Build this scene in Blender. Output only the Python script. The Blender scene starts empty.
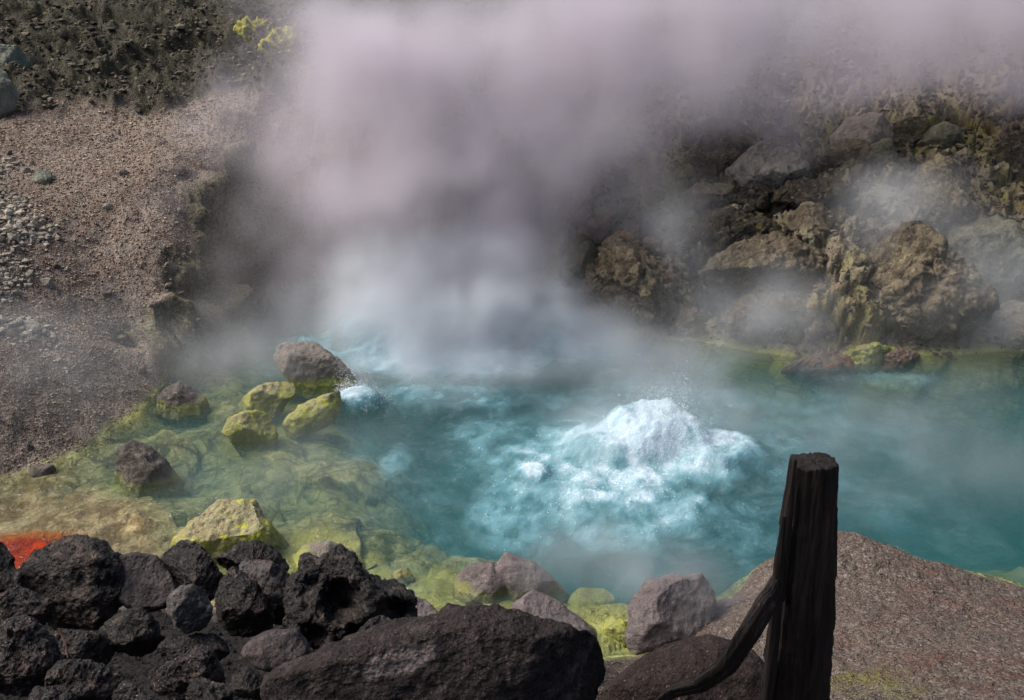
import bpy, bmesh, math, random
import numpy as np
from mathutils import Vector, Matrix
R = math.radians
SC = bpy.context.scene
COL = SC.collection

# ------------------------------------------------------------------ camera
PITCH = 25.0
CAM = np.array([0.0, 0.0, 6.0])
FPX = 995.0
cd = bpy.data.cameras.new('camera')
cd.sensor_width = 36.0
cd.lens = 36.0 * FPX / 1024.0
cd.clip_start = 0.05
cd.clip_end = 2000
cam = bpy.data.objects.new('camera', cd)
COL.objects.link(cam)
cam.location = CAM
cam.rotation_euler = (R(90 - PITCH), 0, 0)
SC.camera = cam

# ------------------------------------------------------------------ light
SUN_EL, SUN_AZ = 50.0, -86.0            # azimuth measured from +Y, negative is towards -X
w = bpy.data.worlds.new('World')
SC.world = w
w.use_nodes = True
wn = w.node_tree
sky = wn.nodes.new('ShaderNodeTexSky')
sky.sky_type = 'NISHITA'
sky.sun_disc = False
sky.sun_elevation = R(SUN_EL)
sky.sun_rotation = R(SUN_AZ)
sky.air_density = 1.0
sky.dust_density = 4.0
sky.ozone_density = 1.0
bg = wn.nodes['Background']
bg.inputs['Strength'].default_value = 0.07
wn.links.new(sky.outputs[0], bg.inputs[0])
sd = bpy.data.lights.new('sun', 'SUN')
sd.energy = 2.6
sd.angle = R(38)
sd.color = (1.0, 0.93, 0.86)
sun = bpy.data.objects.new('sun', sd)
COL.objects.link(sun)
az, el = R(SUN_AZ), R(SUN_EL)
sdir = Vector((math.sin(az) * math.cos(el), math.cos(az) * math.cos(el), math.sin(el)))
sun.rotation_euler = sdir.to_track_quat('Z', 'Y').to_euler()
SC.view_settings.view_transform = 'Standard'
SC.view_settings.look = 'None'
SC.view_settings.gamma = 1
SC.view_settings.use_curve_mapping = False
SC.view_settings.exposure = 0.9
cy = SC.cycles
cy.max_bounces = 8
cy.diffuse_bounces = 2
cy.glossy_bounces = 2
cy.transmission_bounces = 2
cy.volume_bounces = 4
cy.transparent_max_bounces = 12
cy.volume_step_rate = 2.0
cy.volume_max_steps = 256
cy.use_denoising = True
cy.use_adaptive_sampling = True
cy.adaptive_threshold = 0.02
cy.caustics_reflective = False
cy.caustics_refractive = False

# ------------------------------------------------------------------ noise
def _h(x, y, z, seed):
    h = (x.astype(np.uint32) * np.uint32(374761393)) ^ (y.astype(np.uint32) * np.uint32(668265263)) \
        ^ (z.astype(np.uint32) * np.uint32(2246822519)) ^ np.uint32((seed * 3266489917) & 0xFFFFFFFF)
    h = (h ^ (h >> np.uint32(15))) * np.uint32(2246822519)
    h = (h ^ (h >> np.uint32(13))) * np.uint32(3266489917)
    h ^= h >> np.uint32(16)
    return h
def hf(x, y, z, seed):
    return _h(x, y, z, seed).astype(np.float64) / 4294967295.0
def vn(P, seed=0):
    F = np.floor(P)
    I = F.astype(np.int64)
    f = P - F
    u = f * f * f * (f * (f * 6 - 15) + 10)
    out = 0
    for dx in (0, 1):
        wx = u[:, 0] if dx else 1 - u[:, 0]
        for dy in (0, 1):
            wy = u[:, 1] if dy else 1 - u[:, 1]
            for dz in (0, 1):
                wz = u[:, 2] if dz else 1 - u[:, 2]
                out = out + wx * wy * wz * hf(I[:, 0] + dx, I[:, 1] + dy, I[:, 2] + dz, seed)
    return out * 2 - 1
ROT = np.array([[0.36, 0.48, -0.8], [-0.8, 0.6, 0.0], [0.48, 0.64, 0.6]])
def fbm(P, octv=4, seed=0, gain=0.5, lac=2.03, ridge=False):
    a, s, t = 1.0, 0, 0
    Q = P.copy()
    for i in range(octv):
        n = vn(Q, seed + i * 17)
        if ridge: n = 1 - 2 * np.abs(n)
        s = s + a * n
        t += a
        a *= gain
        Q = (Q @ ROT.T) * lac + 3.7
    return s / t
def worley(P, seed=0):
    F = np.floor(P).astype(np.int64)
    d1 = np.full(len(P), 9.0)
    d2 = np.full(len(P), 9.0)
    idv = np.zeros(len(P))
    for dx in (-1, 0, 1):
        for dy in (-1, 0, 1):
            for dz in (-1, 0, 1):
                a, b, c = F[:, 0] + dx, F[:, 1] + dy, F[:, 2] + dz
                px = a + hf(a, b, c, seed); py = b + hf(a, b, c, seed + 1); pz = c + hf(a, b, c, seed + 2)
                d = np.sqrt((px - P[:, 0]) ** 2 + (py - P[:, 1]) ** 2 + (pz - P[:, 2]) ** 2)
                new = d < d1
                d2 = np.where(new, d1, np.minimum(d2, d))
                idv = np.where(new, hf(a, b, c, seed + 5), idv)
                d1 = np.where(new, d, d1)
    return d1, d2, idv
def sstep(a, b, x):
    t = np.clip((x - a) / (b - a), 0, 1)
    return t * t * (3 - 2 * t)

# ------------------------------------------------------------------ geometry of the view (used to measure the place)
cp, sp = math.cos(R(PITCH)), math.sin(R(PITCH))
def ray(u, v):
    a, b = (u - 512) / FPX, (350 - v) / FPX
    return np.array([a, cp + sp * b, -sp + cp * b])
def at_z(u, v, z):
    d = ray(u, v)
    return CAM + d * ((z - 6.0) / d[2])
def at_t(u, v, t):
    return CAM + ray(u, v) * t
CR = np.array([1.0, 0, 0]); CU = np.array([0, sp, cp]); CF = np.array([0, cp, -sp])
def project(P):
    q = P - CAM
    dpt = q @ CF
    return 512 + FPX * (q @ CR) / dpt, 350 - FPX * (q @ CU) / dpt

# ------------------------------------------------------------------ the ground's heights
land = [(-160, 505, .0), (0, 480, 0), (60, 462, 0), (110, 432, 0), (150, 400, 0), (178, 372, 0), (196, 352, 0),
        (-160, 400, 1.0), (0, 400, .62), (60, 400, .4), (100, 350, .6), (150, 340, .4), (0, 300, 1.3), (-160, 300, 1.7), (100, 250, 1.35), (-160, 200, 2.4),
        (0, 200, 1.95), (0, 130, 2.4), (0, 60, 2.8), (100, 150, 2.1), (150, 250, 1.35), (195, 250, 1.25), (175, 300, .85), (186, 330, .45), (150, 300, 1.0),
        (212, 200, 1.72), (190, 150, 2.15), (233, 150, 2.2), (262, 105, 2.55), (290, 70, 2.85), (200, 90, 2.6), (150, 60, 2.8), (100, 30, 3.0), (-160, 30, 3.0), (100, 0, 3.15), (250, 25, 3.0),
        (206, 345, 0), (238, 312, 0), (268, 288, .05), (300, 268, .1), (350, 282, 0), (450, 276, 0), (540, 290, 0), (600, 318, 0), (680, 340, 0), (760, 352, 0), (900, 354, 0), (1024, 350, 0), (1180, 345, 0),
        (340, 150, 1.9), (450, 200, 1.3), (450, 100, 2.5), (350, 60, 2.9), (400, 10, 3.1), (560, 240, .9), (600, 200, 1.45), (600, 120, 2.3), (650, 60, 2.8), (600, 10, 3.1), (560, 270, .4),
        (640, 280, .75), (700, 290, .6), (700, 240, 1.15), (700, 150, 2.1), (700, 90, 2.6), (780, 310, .5), (780, 250, 1.15), (780, 180, 1.85), (780, 120, 2.35), (850, 300, .7), (850, 240, 1.25), (860, 180, 1.8), (860, 110, 2.4), (860, 50, 2.8),
        (940, 310, .5), (930, 250, 1.05), (940, 180, 1.6), (940, 130, 2.1), (1000, 310, .35), (1010, 250, .85), (1020, 170, 1.7), (1020, 100, 2.4), (1180, 300, .6), (1180, 200, 1.8), (1180, 100, 2.8), (1000, 30, 3.0), (850, 5, 3.2),
        (560, 665, 0), (640, 655, 0), (700, 615, 0), (755, 565, 0.02), (800, 545, .06), (840, 538, .1), (870, 545, .1), (900, 555, .08), (960, 572, .05), (1024, 592, .03), (1150, 640, 0),
        (720, 650, .55), (770, 600, .35), (840, 580, .45), (850, 620, .85), (850, 700, 1.85), (950, 620, .6), (1000, 650, 1.0), (1000, 700, 1.65), (700, 700, 1.25), (1160, 700, 1.2)]
bed = [(100, 480, -.13), (150, 440, -.16), (200, 430, -.25), (200, 480, -.3), (250, 400, -.25), (220, 370, -.2), (300, 450, -.25), (300, 500, -.3), (350, 500, -.28), (300, 560, -.06), (250, 520, -.2), (400, 575, -.10), (100, 530, -.05), (40, 530, -.03), (20, 505, -.04), (150, 520, -.08), (380, 450, -.42), (400, 510, -.42), (450, 545, -.42),
       (500, 560, -.30), (460, 580, -.14), (550, 595, -.12), (600, 600, -.14), (590, 640, -.08), (500, 630, -.1), (500, 450, -2), (650, 450, -2.5), (650, 520, -1.8), (620, 560, -.5), (680, 555, -.9), (760, 520, -1.3), (800, 450, -2.3), (900, 450, -1.9), (900, 520, -1.0), (960, 540, -.5), (1010, 520, -.6), (1100, 560, -.7),
       (900, 390, -1.3), (850, 362, -.12), (900, 362, -.2), (700, 380, -1.7), (640, 350, -.9), (500, 350, -2), (400, 350, -1.4), (320, 380, -.5), (300, 330, -.8), (450, 300, -1.0), (1050, 400, -1.6), (1000, 370, -.6)]
pts = [at_z(u, v, z) for u, v, z in land]
for u, v, z in bed:
    p = at_z(u, v, 0); p[2] = z * (.5 if z > -.55 and u < 620 else 1); pts.append(p)
for x in (-9, -6, -4, -2.5, -1.2, 0.0):
    y0 = 7.3 if x < -1 else 6.9
    pts.append(np.array([x, y0, 0.0]))
    for y, z in ((6.2, .65), (5.2, 1.3), (4.2, 1.9), (3.2, 2.5)): pts.append(np.array([x, y, z]))
pts.append(np.array([-6.5, 8.3, -.02])); pts.append(np.array([-9, 8.8, .1]))
for x in (-7, -4, -1, 1.5, 4, 8):
    for y, z in ((2.2, 3.0), (0.8, 3.7), (-1, 4.2), (-5, 4.4)): pts.append(np.array([x, y, z]))
for y, z in ((3.2, 2.3), (4.4, 1.7)):
    for x in (.8, 2.0): pts.append(np.array([x, y, z]))
for x in (-18, -9, 0, 9, 18):
    for y, z in ((28, 3.6), (34, 4.2)): pts.append(np.array([x * 1.2, y, z]))
for s in (-1, 1):
    for y, z in ((2, 3.4), (8, 2.0), (14, 2.6), (20, 3.3)): pts.append(np.array([s * 16, y, z]))
pts = np.array(pts)
_D = np.sqrt(((pts[:, None, :2] - pts[None, :, :2]) ** 2).sum(-1) + 0.02)
_n = len(pts)
_A = np.zeros((_n + 3, _n + 3))
_A[:_n, :_n] = _D + np.eye(_n) * -0.01
_A[:_n, _n] = 1; _A[:_n, _n + 1:] = pts[:, :2]; _A[_n, :_n] = 1; _A[_n + 1:, :_n] = pts[:, :2].T
_W = np.linalg.solve(_A, np.concatenate([pts[:, 2], np.zeros(3)]))
def height(x, y):
    x = np.atleast_1d(np.asarray(x, float)); y = np.atleast_1d(np.asarray(y, float))
    out = np.empty(len(x))
    for i in range(0, len(x), 60000):
        X, Y = x[i:i + 60000], y[i:i + 60000]
        d = np.sqrt((X[:, None] - pts[:, 0]) ** 2 + (Y[:, None] - pts[:, 1]) ** 2 + 0.02)
        out[i:i + 60000] = d @ _W[:_n] + _W[_n] + _W[_n + 1] * X + _W[_n + 2] * Y
    r = np.sqrt(x ** 2 + y ** 2)
    front = 3.9 + np.clip(r - 30, 0, 500) * 0.10 + np.sin(x * .05) * np.clip(r - 40, 0, 60) * .04
    back = 4.4 + 0 * r
    far = np.where(y > 0, front, back + (front - back) * 0)
    far = np.where(np.abs(y) < 12, back + (front - back) * sstep(-12, 12, y), far)
    k = sstep(19, 32, r)
    k = np.where(y < 4, np.maximum(k, sstep(8, 14, r) * sstep(4, -2, y)), k)
    return out * (1 - k) + far * k
def hit(u, v, lo=2.5, hi=60):
    d = ray(u, v)
    t = np.arange(lo, hi, 0.04)
    P = CAM + t[:, None] * d
    h = np.maximum(height(P[:, 0], P[:, 1]), 0)
    k = np.argmax(P[:, 2] < h)
    return t[k] if k else hi

# ------------------------------------------------------------------ node helper
class NT:
    def __init__(s, tree): s.t = tree
    def n(s, typ, **kw):
        nd = s.t.nodes.new(typ)
        for k, v in kw.items():
            if k.startswith('i_'):
                s.set(nd, k[2:], v)
            else: setattr(nd, k, v)
        return nd
    def set(s, nd, key, v):
        inp = nd.inputs[int(key)] if key.isdigit() else nd.inputs[key.replace('_', ' ')]
        if isinstance(v, bpy.types.NodeSocket): s.t.links.new(v, inp)
        else: inp.default_value = v
    def math(s, op, a, b=0.0, c=None, clamp=False):
        nd = s.n('ShaderNodeMath', operation=op, use_clamp=clamp)
        s.set(nd, '0', a); s.set(nd, '1', b)
        if c is not None: s.set(nd, '2', c)
        return nd.outputs[0]
    def mr(s, x, a, b, c=0.0, d=1.0, smooth=True):
        nd = s.n('ShaderNodeMapRange', interpolation_type='SMOOTHSTEP' if smooth else 'LINEAR')
        s.set(nd, '0', x); s.set(nd, '1', a); s.set(nd, '2', b); s.set(nd, '3', c); s.set(nd, '4', d)
        return nd.outputs[0]
    def noise(s, vec, scale, detail=4, rough=.55, dist=0.0):
        nd = s.n('ShaderNodeTexNoise')
        s.set(nd, 'Vector', vec); s.set(nd, 'Scale', scale); s.set(nd, 'Detail', detail); s.set(nd, 'Roughness', rough); s.set(nd, 'Distortion', dist)
        return nd.outputs[0]
    def vor(s, vec, scale, feature='F1', out='Distance'):
        nd = s.n('ShaderNodeTexVoronoi', feature=feature)
        s.set(nd, 'Vector', vec); s.set(nd, 'Scale', scale)
        return nd.outputs[out]
    def mix(s, f, a, b, mode='MIX'):
        nd = s.n('ShaderNodeMix', data_type='RGBA', blend_type=mode)
        s.set(nd, '0', f)
        for k, v in (('6', a), ('7', b)):
            if isinstance(v, tuple): v = v + (1.0,) if len(v) == 3 else v
            s.set(nd, k, v)
        return nd.outputs[2]
    def bump(s, h, strength, dist, prev=None):
        nd = s.n('ShaderNodeBump')
        s.set(nd, 'Height', h); s.set(nd, 'Strength', strength); s.set(nd, 'Distance', dist)
        if prev is not None: s.set(nd, 'Normal', prev)
        return nd.outputs[0]
    def attr(s, name):
        return s.n('ShaderNodeAttribute', attribute_name=name).outputs['Fac']
def newmat(name):
    m = bpy.data.materials.new(name)
    m.use_nodes = True
    m.node_tree.nodes.clear()
    t = NT(m.node_tree)
    out = t.n('ShaderNodeOutputMaterial')
    return m, t, out
def geo_pos(t): return t.n('ShaderNodeNewGeometry').outputs['Position']
def objc(t): return t.n('ShaderNodeTexCoord').outputs['Object']
def sepz(t, v):
    nd = t.n('ShaderNodeSeparateXYZ'); t.set(nd, '0', v); return nd.outputs[2]

# ------------------------------------------------------------------ materials
def rock_material(name, c1, c2, c3=None, rough=.85, scale=1.0, bump=1.0, pores=0.0, speck=0.0, crust=0.0, stain=None, stain_lo=.52, spec=.25, crust_h=.10, grime=0.3):
    m, t, out = newmat(name)
    P = objc(t); W = geo_pos(t)
    n1 = t.noise(P, 3.0 * scale, 6, .6)
    n2 = t.noise(P, 14 * scale, 5, .65)
    n3 = t.noise(P, 70 * scale, 4, .7)
    col = t.mix(t.mr(n1, .35, .65), c1, c2)
    col = t.mix(t.mr(n2, .50, .66), col, c3 or tuple(x * 1.5 for x in c2))
    if stain:
        n4 = t.noise(P, 4.3 * scale, 4, .6, .6)
        col = t.mix(t.mr(n4, stain_lo, stain_lo + .14), col, stain)
    col = t.mix(t.mr(n3, .3, .75, .55, 1.35), (0, 0, 0), col)
    v = t.vor(P, 46 * scale)
    if name == 'dark_foreground_slab':
        col = t.mix(t.math('MULTIPLY', t.attr('worn'), .9), col, t.mix(t.mr(n2, .35, .65), (.10, .08, .078), (.24, .20, .19)))  # slab colour lifted in a ragged pale patch
    if speck:
        sp_ = t.math('MULTIPLY', t.mr(t.noise(P, 95 * scale, 2, .5), .63, .72), speck)
        col = t.mix(sp_, col, (.42, .34, .31))
    if grime:
        col = t.mix(t.math('MULTIPLY', t.mr(t.noise(P, 7 * scale, 5, .7), .5, .62), grime), col, tuple(x * .4 for x in c1))
    if crust:
        z = sepz(t, W)
        zz = t.math('ADD', z, t.math('MULTIPLY', t.math('SUBTRACT', t.math('ADD', t.math('MULTIPLY', n1, .6), t.math('MULTIPLY', n2, .4)), .5), .34))
        k = t.math('MULTIPLY', t.mr(zz, crust_h * .2, crust_h * 1.9, 1, 0), crust)
        cc = t.mix(t.mr(n1, .35, .65), (.28, .30, .05), (.20, .23, .07))
        cc = t.mix(t.mr(n2, .5, .7), cc, (.40, .38, .14))
        col = t.mix(k, col, cc)
    b = t.bump(n1, .5 * bump, .25 / scale)
    b = t.bump(n2, .7 * bump, .06 / scale, b)
    b = t.bump(n3, .75 * bump, .014 / scale, b)
    if pores:
        b = t.bump(t.mr(v, .05, .5, 0, 1), pores, .016 / scale, b)
    bs = t.n('ShaderNodeBsdfPrincipled')
    t.set(bs, 'Base Color', col); t.set(bs, 'Roughness', rough); t.set(bs, 'Normal', b); t.set(bs, 'Specular IOR Level', spec)
    t.t.links.new(bs.outputs[0], out.inputs[0])
    return m
M = {
 'dark': rock_material('dark_lava_rock', (.008, .0055, .005), (.022, .0135, .0105), (.15, .10, .08), rough=.5, spec=.4, bump=1.5, pores=.6, speck=.35),
 'dark2': rock_material('charcoal_rock', (.008, .0065, .006), (.019, .013, .0105), (.13, .096, .078), rough=.5, spec=.4, bump=1.4, pores=.4, speck=.2),
 'darkpink': rock_material('speckled_pink_rock', (.012, .008, .008), (.030, .017, .015), (.13, .08, .07), rough=.5, spec=.4, bump=1.5, pores=.7, speck=.8),
 'brown': rock_material('brown_rounded_rock', (.0488, .0390, .0390), (.0780, .0634, .0624), (.1122, .0927, .0878), bump=.8, pores=.35, speck=.15, grime=.35),
 'greyrock': rock_material('grey_rough_rock', (.0714, .0619, .0595), (.1190, .1047, .0976), (.1904, .1726, .1547), bump=1.0, pores=.4, speck=.1, grime=.5),
 'slab': rock_material('dark_foreground_slab', (.0215, .0156, .0149), (.0413, .0305, .0289), (.0701, .0545, .0511), bump=1.3, pores=.5, speck=.22, stain=(.14, .11, .105), stain_lo=.60),
 'redslab': rock_material('reddish_gravelly_slab', (.0180, .0108, .0090), (.0330, .0216, .0192), (.0540, .0360, .0300), bump=1.2, pores=.5, speck=.3),
 'pool': rock_material('pale_pool_rock', (.1600, .1360, .1160), (.2160, .1880, .1640), (.2640, .2400, .2080), bump=.7, pores=.3, crust=.95, grime=.25, speck=.08),
 'pooldark': rock_material('grey_pool_rock', (.0800, .0680, .0600), (.1360, .1200, .1040), (.2240, .2000, .1680), bump=.9, pores=.4, crust=.7, grime=.6, crust_h=.045),
 'poolyellow': rock_material('sulphur_coated_rock', (.30, .25, .14), (.34, .32, .18), (.40, .38, .24), bump=.8, pores=.35, crust=.8, stain=(.44, .44, .06), stain_lo=.5, crust_h=.16),
 'sulphur': rock_material('sulphur_rock', (.24, .22, .12), (.32, .30, .16), (.36, .33, .22), bump=.9, pores=.4, crust=.7, crust_h=.2, grime=.5, stain=(.44, .46, .05), stain_lo=.44),
 'mound': rock_material('submerged_sulphur', (.26, .30, .07), (.34, .36, .12), (.40, .38, .2), bump=.5, pores=.1, crust=0, grime=.4),
 'mauve': rock_material('mauve_boulder', (.1224, .1008, .1008), (.1584, .1332, .1296), (.2016, .1728, .1692), bump=.7, pores=.25, crust=.5, grime=.15, crust_h=.05),
 'outcrop': rock_material('tan_outcrop_rock', (.1232, .0963, .0650), (.2464, .2016, .1322), (.4256, .3584, .2352), bump=1.5, pores=.6, grime=.85, stain=(.28, .23, .09), stain_lo=.60),
 'outpale': rock_material('pale_outcrop_slab', (.23, .20, .165), (.30, .26, .215), (.36, .32, .26), bump=1.0, pores=.3, grime=.5, stain=(.26, .23, .12), stain_lo=.6),
 'outdark': rock_material('dark_outcrop_rock', (.04, .032, .025), (.09, .072, .052), (.24, .20, .13), bump=1.5, pores=.6, grime=.7, stain=(.20, .17, .05), stain_lo=.56),
 'outgreen': rock_material('green_grey_outcrop_rock', (.12, .115, .08), (.20, .19, .13), (.30, .29, .19), bump=1.3, pores=.4, grime=.7, stain=(.27, .26, .08), stain_lo=.58),
 'orange': rock_material('orange_stained_rock', (.25, .12, .04), (.36, .2, .07), (.4, .28, .14), bump=1.0, pores=.3),
 'russet': rock_material('russet_topped_rock', (.13, .09, .07), (.18, .14, .115), (.24, .19, .15), bump=.8, stain=(.28, .13, .06), stain_lo=.52),
 'yelrock': rock_material('yellow_stained_rock', (.2, .18, .10), (.27, .25, .16), (.34, .33, .22), bump=1.1, pores=.5, grime=.5, stain=(.34, .33, .04), stain_lo=.54),
 'palestone': rock_material('pale_scree_stone', (.20, .18, .15), (.28, .26, .22), (.36, .34, .29), bump=.6, scale=2, grime=.2),
 'brownstone': rock_material('brown_slope_stone', (.10, .08, .07), (.16, .13, .115), (.22, .185, .16), bump=.8, scale=2, grime=.3),
 'greenrock': rock_material('grey_green_ledge_rock', (.1560, .1680, .1320), (.2280, .2400, .1860), (.3000, .3120, .2400), bump=1.0, grime=.3),
}
def ground_material():
    m, t, out = newmat('volcanic_ground')
    P = geo_pos(t)
    nA = t.noise(P, .55, 5, .6); nB = t.noise(P, 4, 5, .65); nC = t.noise(P, 22, 4, .7); nD = t.noise(P, 95, 3, .7)
    vA = t.vor(P, 26); vAc = t.vor(P, 26, out='Color'); vB = t.vor(P, 60); vBc = t.vor(P, 60, out='Color')
    # gravel
    g = t.mix(t.mr(nA, .35, .65), (.235, .185, .15), (.30, .25, .205))
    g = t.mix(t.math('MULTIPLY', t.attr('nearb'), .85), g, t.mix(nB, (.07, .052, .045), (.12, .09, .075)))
    g = t.mix(t.mr(nB, .5, .7, 0, .6), g, (.15, .095, .078))
    sep = t.n('ShaderNodeSeparateColor'); t.set(sep, '0', vBc)
    sep2 = t.n('ShaderNodeSeparateColor'); t.set(sep2, '0', vAc)
    g = t.mix(t.mr(sep.outputs[0], .55, 1.0, 0, .45), g, (.30, .265, .235))
    g = t.mix(t.mr(sep2.outputs[1], .82, 1.0, 0, .5), g, (.33, .30, .26))
    g = t.mix(t.mr(sep.outputs[1], .0, .45, .75, 0), g, (.045, .035, .033))
    red = t.attr('red')
    g = t.mix(t.math('MULTIPLY', red, t.mr(nB, .4, .65, 0, .55)), g, (.10, .035, .025))
    ol = t.attr('olive')
    g = t.mix(t.math('MULTIPLY', ol, t.mr(nB, .42, .62)), g, (.14, .14, .035))
    # rocky outcrop
    o = t.mix(t.mr(nB, .35, .65), (.13, .104, .07), (.28, .235, .16))
    o = t.mix(t.mr(nC, .5, .7), o, (.28, .25, .18))
    o = t.mix(t.mr(nA, .50, .62, 0, .7), o, (.22, .20, .06))
    o = t.mix(t.mr(t.noise(P, 1.6, 5, .6), .60, .70, 0, .6), o, (.20, .10, .045))
    o = t.mix(t.mr(t.noise(P, 2.7, 5, .6), .55, .68, 0, .8), o, (.035, .028, .022))
    col = t.mix(t.attr('rocky'), g, o)
    # moss and dark soil
    k = t.mix(t.mr(nC, .4, .65), (.028, .026, .017), (.085, .078, .05))
    k = t.mix(t.mr(nB, .52, .72), k, (.10, .085, .065))
    k = t.mix(t.attr('cliff'), k, t.mix(t.mr(nC, .4, .62), (.075, .072, .04), (.20, .18, .12)))
    col = t.mix(t.attr('moss'), col, k)
    col = t.mix(t.attr('gap_shade'), col, (.014, .012, .011))  # near-bank ground painted near black for the shade between the boulders
    # mineral bed under the water
    b = t.mix(t.mr(nB, .35, .62), (.13, .155, .06), (.38, .40, .17))
    b = t.mix(t.mr(nC, .52, .72), b, (.42, .43, .22))
    b = t.mix(t.mr(t.noise(P, 2.2, 5, .65, 1.2), .50, .62, 0, .8), b, (.03, .05, .024))
    crack = t.mr(t.vor(P, 3.2, 'DISTANCE_TO_EDGE'), .0, .06, .55, 0)
    b = t.mix(crack, b, (.06, .08, .03))
    b = t.mix(t.attr('ochre'), b, t.mix(t.mr(nB, .4, .62), (.22, .16, .07), (.46, .38, .20)))
    b = t.mix(t.math('MULTIPLY', t.attr('ochre'), t.mr(nC, .55, .7, 0, .6)), b, (.10, .065, .03))
    b = t.mix(t.mr(t.math('ADD', t.attr('orange'), t.math('MULTIPLY', t.math('SUBTRACT', nB, .5), .6)), .05, .45), b, (.36, .12, .015))
    b = t.mix(t.mr(t.math('ADD', t.attr('orange'), t.math('MULTIPLY', t.math('SUBTRACT', nC, .5), .8)), .45, .85), b, (.34, .03, .002))
    b = t.mix(t.attr('yellow'), b, t.mix(nC, (.30, .34, .06), (.44, .43, .17)))
    col = t.mix(t.attr('wet'), col, b)
    col = t.mix(t.mr(nD, .3, .7, .7, 1.2), (0, 0, 0), col)
    gr = t.math('SUBTRACT', 1.0, t.attr('wet'))
    bmp = t.bump(nB, .6, .14)
    bmp = t.bump(nC, .7, .035, bmp)
    nd = t.n('ShaderNodeBump'); t.set(nd, 'Height', t.mr(vA, 0, .6, 1, 0)); t.set(nd, 'Distance', .03); t.set(nd, 'Strength', t.math('MULTIPLY', gr, .55)); t.set(nd, 'Normal', bmp)
    nd2 = t.n('ShaderNodeBump'); t.set(nd2, 'Height', t.mr(vB, 0, .6, 1, 0)); t.set(nd2, 'Distance', .014); t.set(nd2, 'Strength', t.math('MULTIPLY', gr, .65)); t.set(nd2, 'Normal', nd.outputs[0])
    bmp = t.bump(nD, .6, .008, nd2.outputs[0])
    bs = t.n('ShaderNodeBsdfPrincipled')
    t.set(bs, 'Base Color', col); t.set(bs, 'Roughness', .9); t.set(bs, 'Specular IOR Level', .2); t.set(bs, 'Normal', bmp)
    t.t.links.new(bs.outputs[0], out.inputs[0])
    return m
WATER_DENS = 0.7
def water_material():
    m, t, out = newmat('turquoise_spring_water')
    P = geo_pos(t)
    w1 = t.noise(P, 5, 4, .6, .4); w2 = t.noise(P, 22, 3, .6, .3); w3 = t.noise(P, 90, 2, .6)
    agi = t.attr('agitation')
    b = t.bump(w1, .6, .09)
    b = t.bump(w2, .6, .03, b)
    nd = t.n('ShaderNodeBump'); t.set(nd, 'Height', w3); t.set(nd, 'Distance', .008); t.set(nd, 'Strength', agi); t.set(nd, 'Normal', b)
    b = nd.outputs[0]
    gl = t.n('ShaderNodeBsdfGlossy'); t.set(gl, 'Roughness', .08); t.set(gl, 'Normal', b)
    tr = t.n('ShaderNodeBsdfTransparent')
    fr = t.n('ShaderNodeFresnel'); t.set(fr, 'IOR', 1.33); t.set(fr, 'Normal', b)
    mx = t.n('ShaderNodeMixShader'); t.set(mx, '0', fr.outputs[0]); t.set(mx, '1', tr.outputs[0]); t.set(mx, '2', gl.outputs[0])
    # froth: broken film of white bubbles
    f = t.attr('froth')
    n1 = t.noise(P, 9, 6, .72, .8); n2 = t.noise(P, 45, 4, .7); v = t.vor(P, 60)
    lvl = t.math('ADD', t.math('MULTIPLY', n1, .65), t.math('MULTIPLY', n2, .35))
    thr = t.math('SUBTRACT', .80, t.math('MULTIPLY', f, .55))
    a = t.mr(t.math('SUBTRACT', lvl, thr), -.03, .14)
    spk = t.mr(t.math('SUBTRACT', t.noise(P, 120, 2, .5), t.math('SUBTRACT', .86, t.math('MULTIPLY', f, .32))), 0, .04)
    a = t.math('MAXIMUM', a, t.math('MULTIPLY', spk, .6))
    milk = t.math('MULTIPLY', t.mr(f, .05, .85), .86)
    cl = t.noise(P, 1.9, 8, .74, .45)
    milk = t.math('MAXIMUM', milk, t.math('MULTIPLY', t.attr('cloud'), t.mr(cl, .36, .72, .05, .28)))
    a = t.math('MAXIMUM', t.math('MULTIPLY', a, .92), milk)
    df = t.n('ShaderNodeBsdfPrincipled'); t.set(df, 'Roughness', .6); t.set(df, 'Normal', b); t.set(df, 'Subsurface Weight', .8); t.set(df, 'Subsurface Radius', (.5, .8, 1.0)); t.set(df, 'Subsurface Scale', .12)
    t.set(df, 'Base Color', t.mix(t.math('MULTIPLY', t.mr(a, .3, .95), t.mr(n2, .3, .6, .6, 1)), (.24, .54, .63), (.56, .68, .76)))
    mx2 = t.n('ShaderNodeMixShader'); t.set(mx2, '0', a); t.set(mx2, '1', mx.outputs[0]); t.set(mx2, '2', df.outputs[0])
    t.t.links.new(mx2.outputs[0], out.inputs[0])
    vol = t.n('ShaderNodeVolumePrincipled')
    t.set(vol, 'Color', (.075, .43, .48, 1)); t.set(vol, 'Density', WATER_DENS); t.set(vol, 'Anisotropy', .2)
    t.t.links.new(vol.outputs[0], out.inputs['Volume'])
    return m
def plain(name, c, rough=.5, sss=0):
    m, t, out = newmat(name)
    bs = t.n('ShaderNodeBsdfPrincipled')
    P = objc(t)
    t.set(bs, 'Base Color', t.mix(t.noise(P, 12, 4), tuple(x * .8 for x in c), c)); t.set(bs, 'Roughness', rough)
    t.t.links.new(bs.outputs[0], out.inputs[0])
    return m
def steam_material(name, color, dens, aniso=.35):
    m, t, out = newmat(name)
    vol = t.n('ShaderNodeVolumePrincipled')
    at = t.n('ShaderNodeAttribute', attribute_name='density')
    t.set(vol, 'Color', color + (1,)); t.set(vol, 'Density', t.math('MULTIPLY', at.outputs['Fac'], dens)); t.set(vol, 'Anisotropy', aniso)
    vol.inputs['Density Attribute'].default_value = ''
    t.t.links.new(vol.outputs[0], out.inputs['Volume'])
    return m

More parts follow.
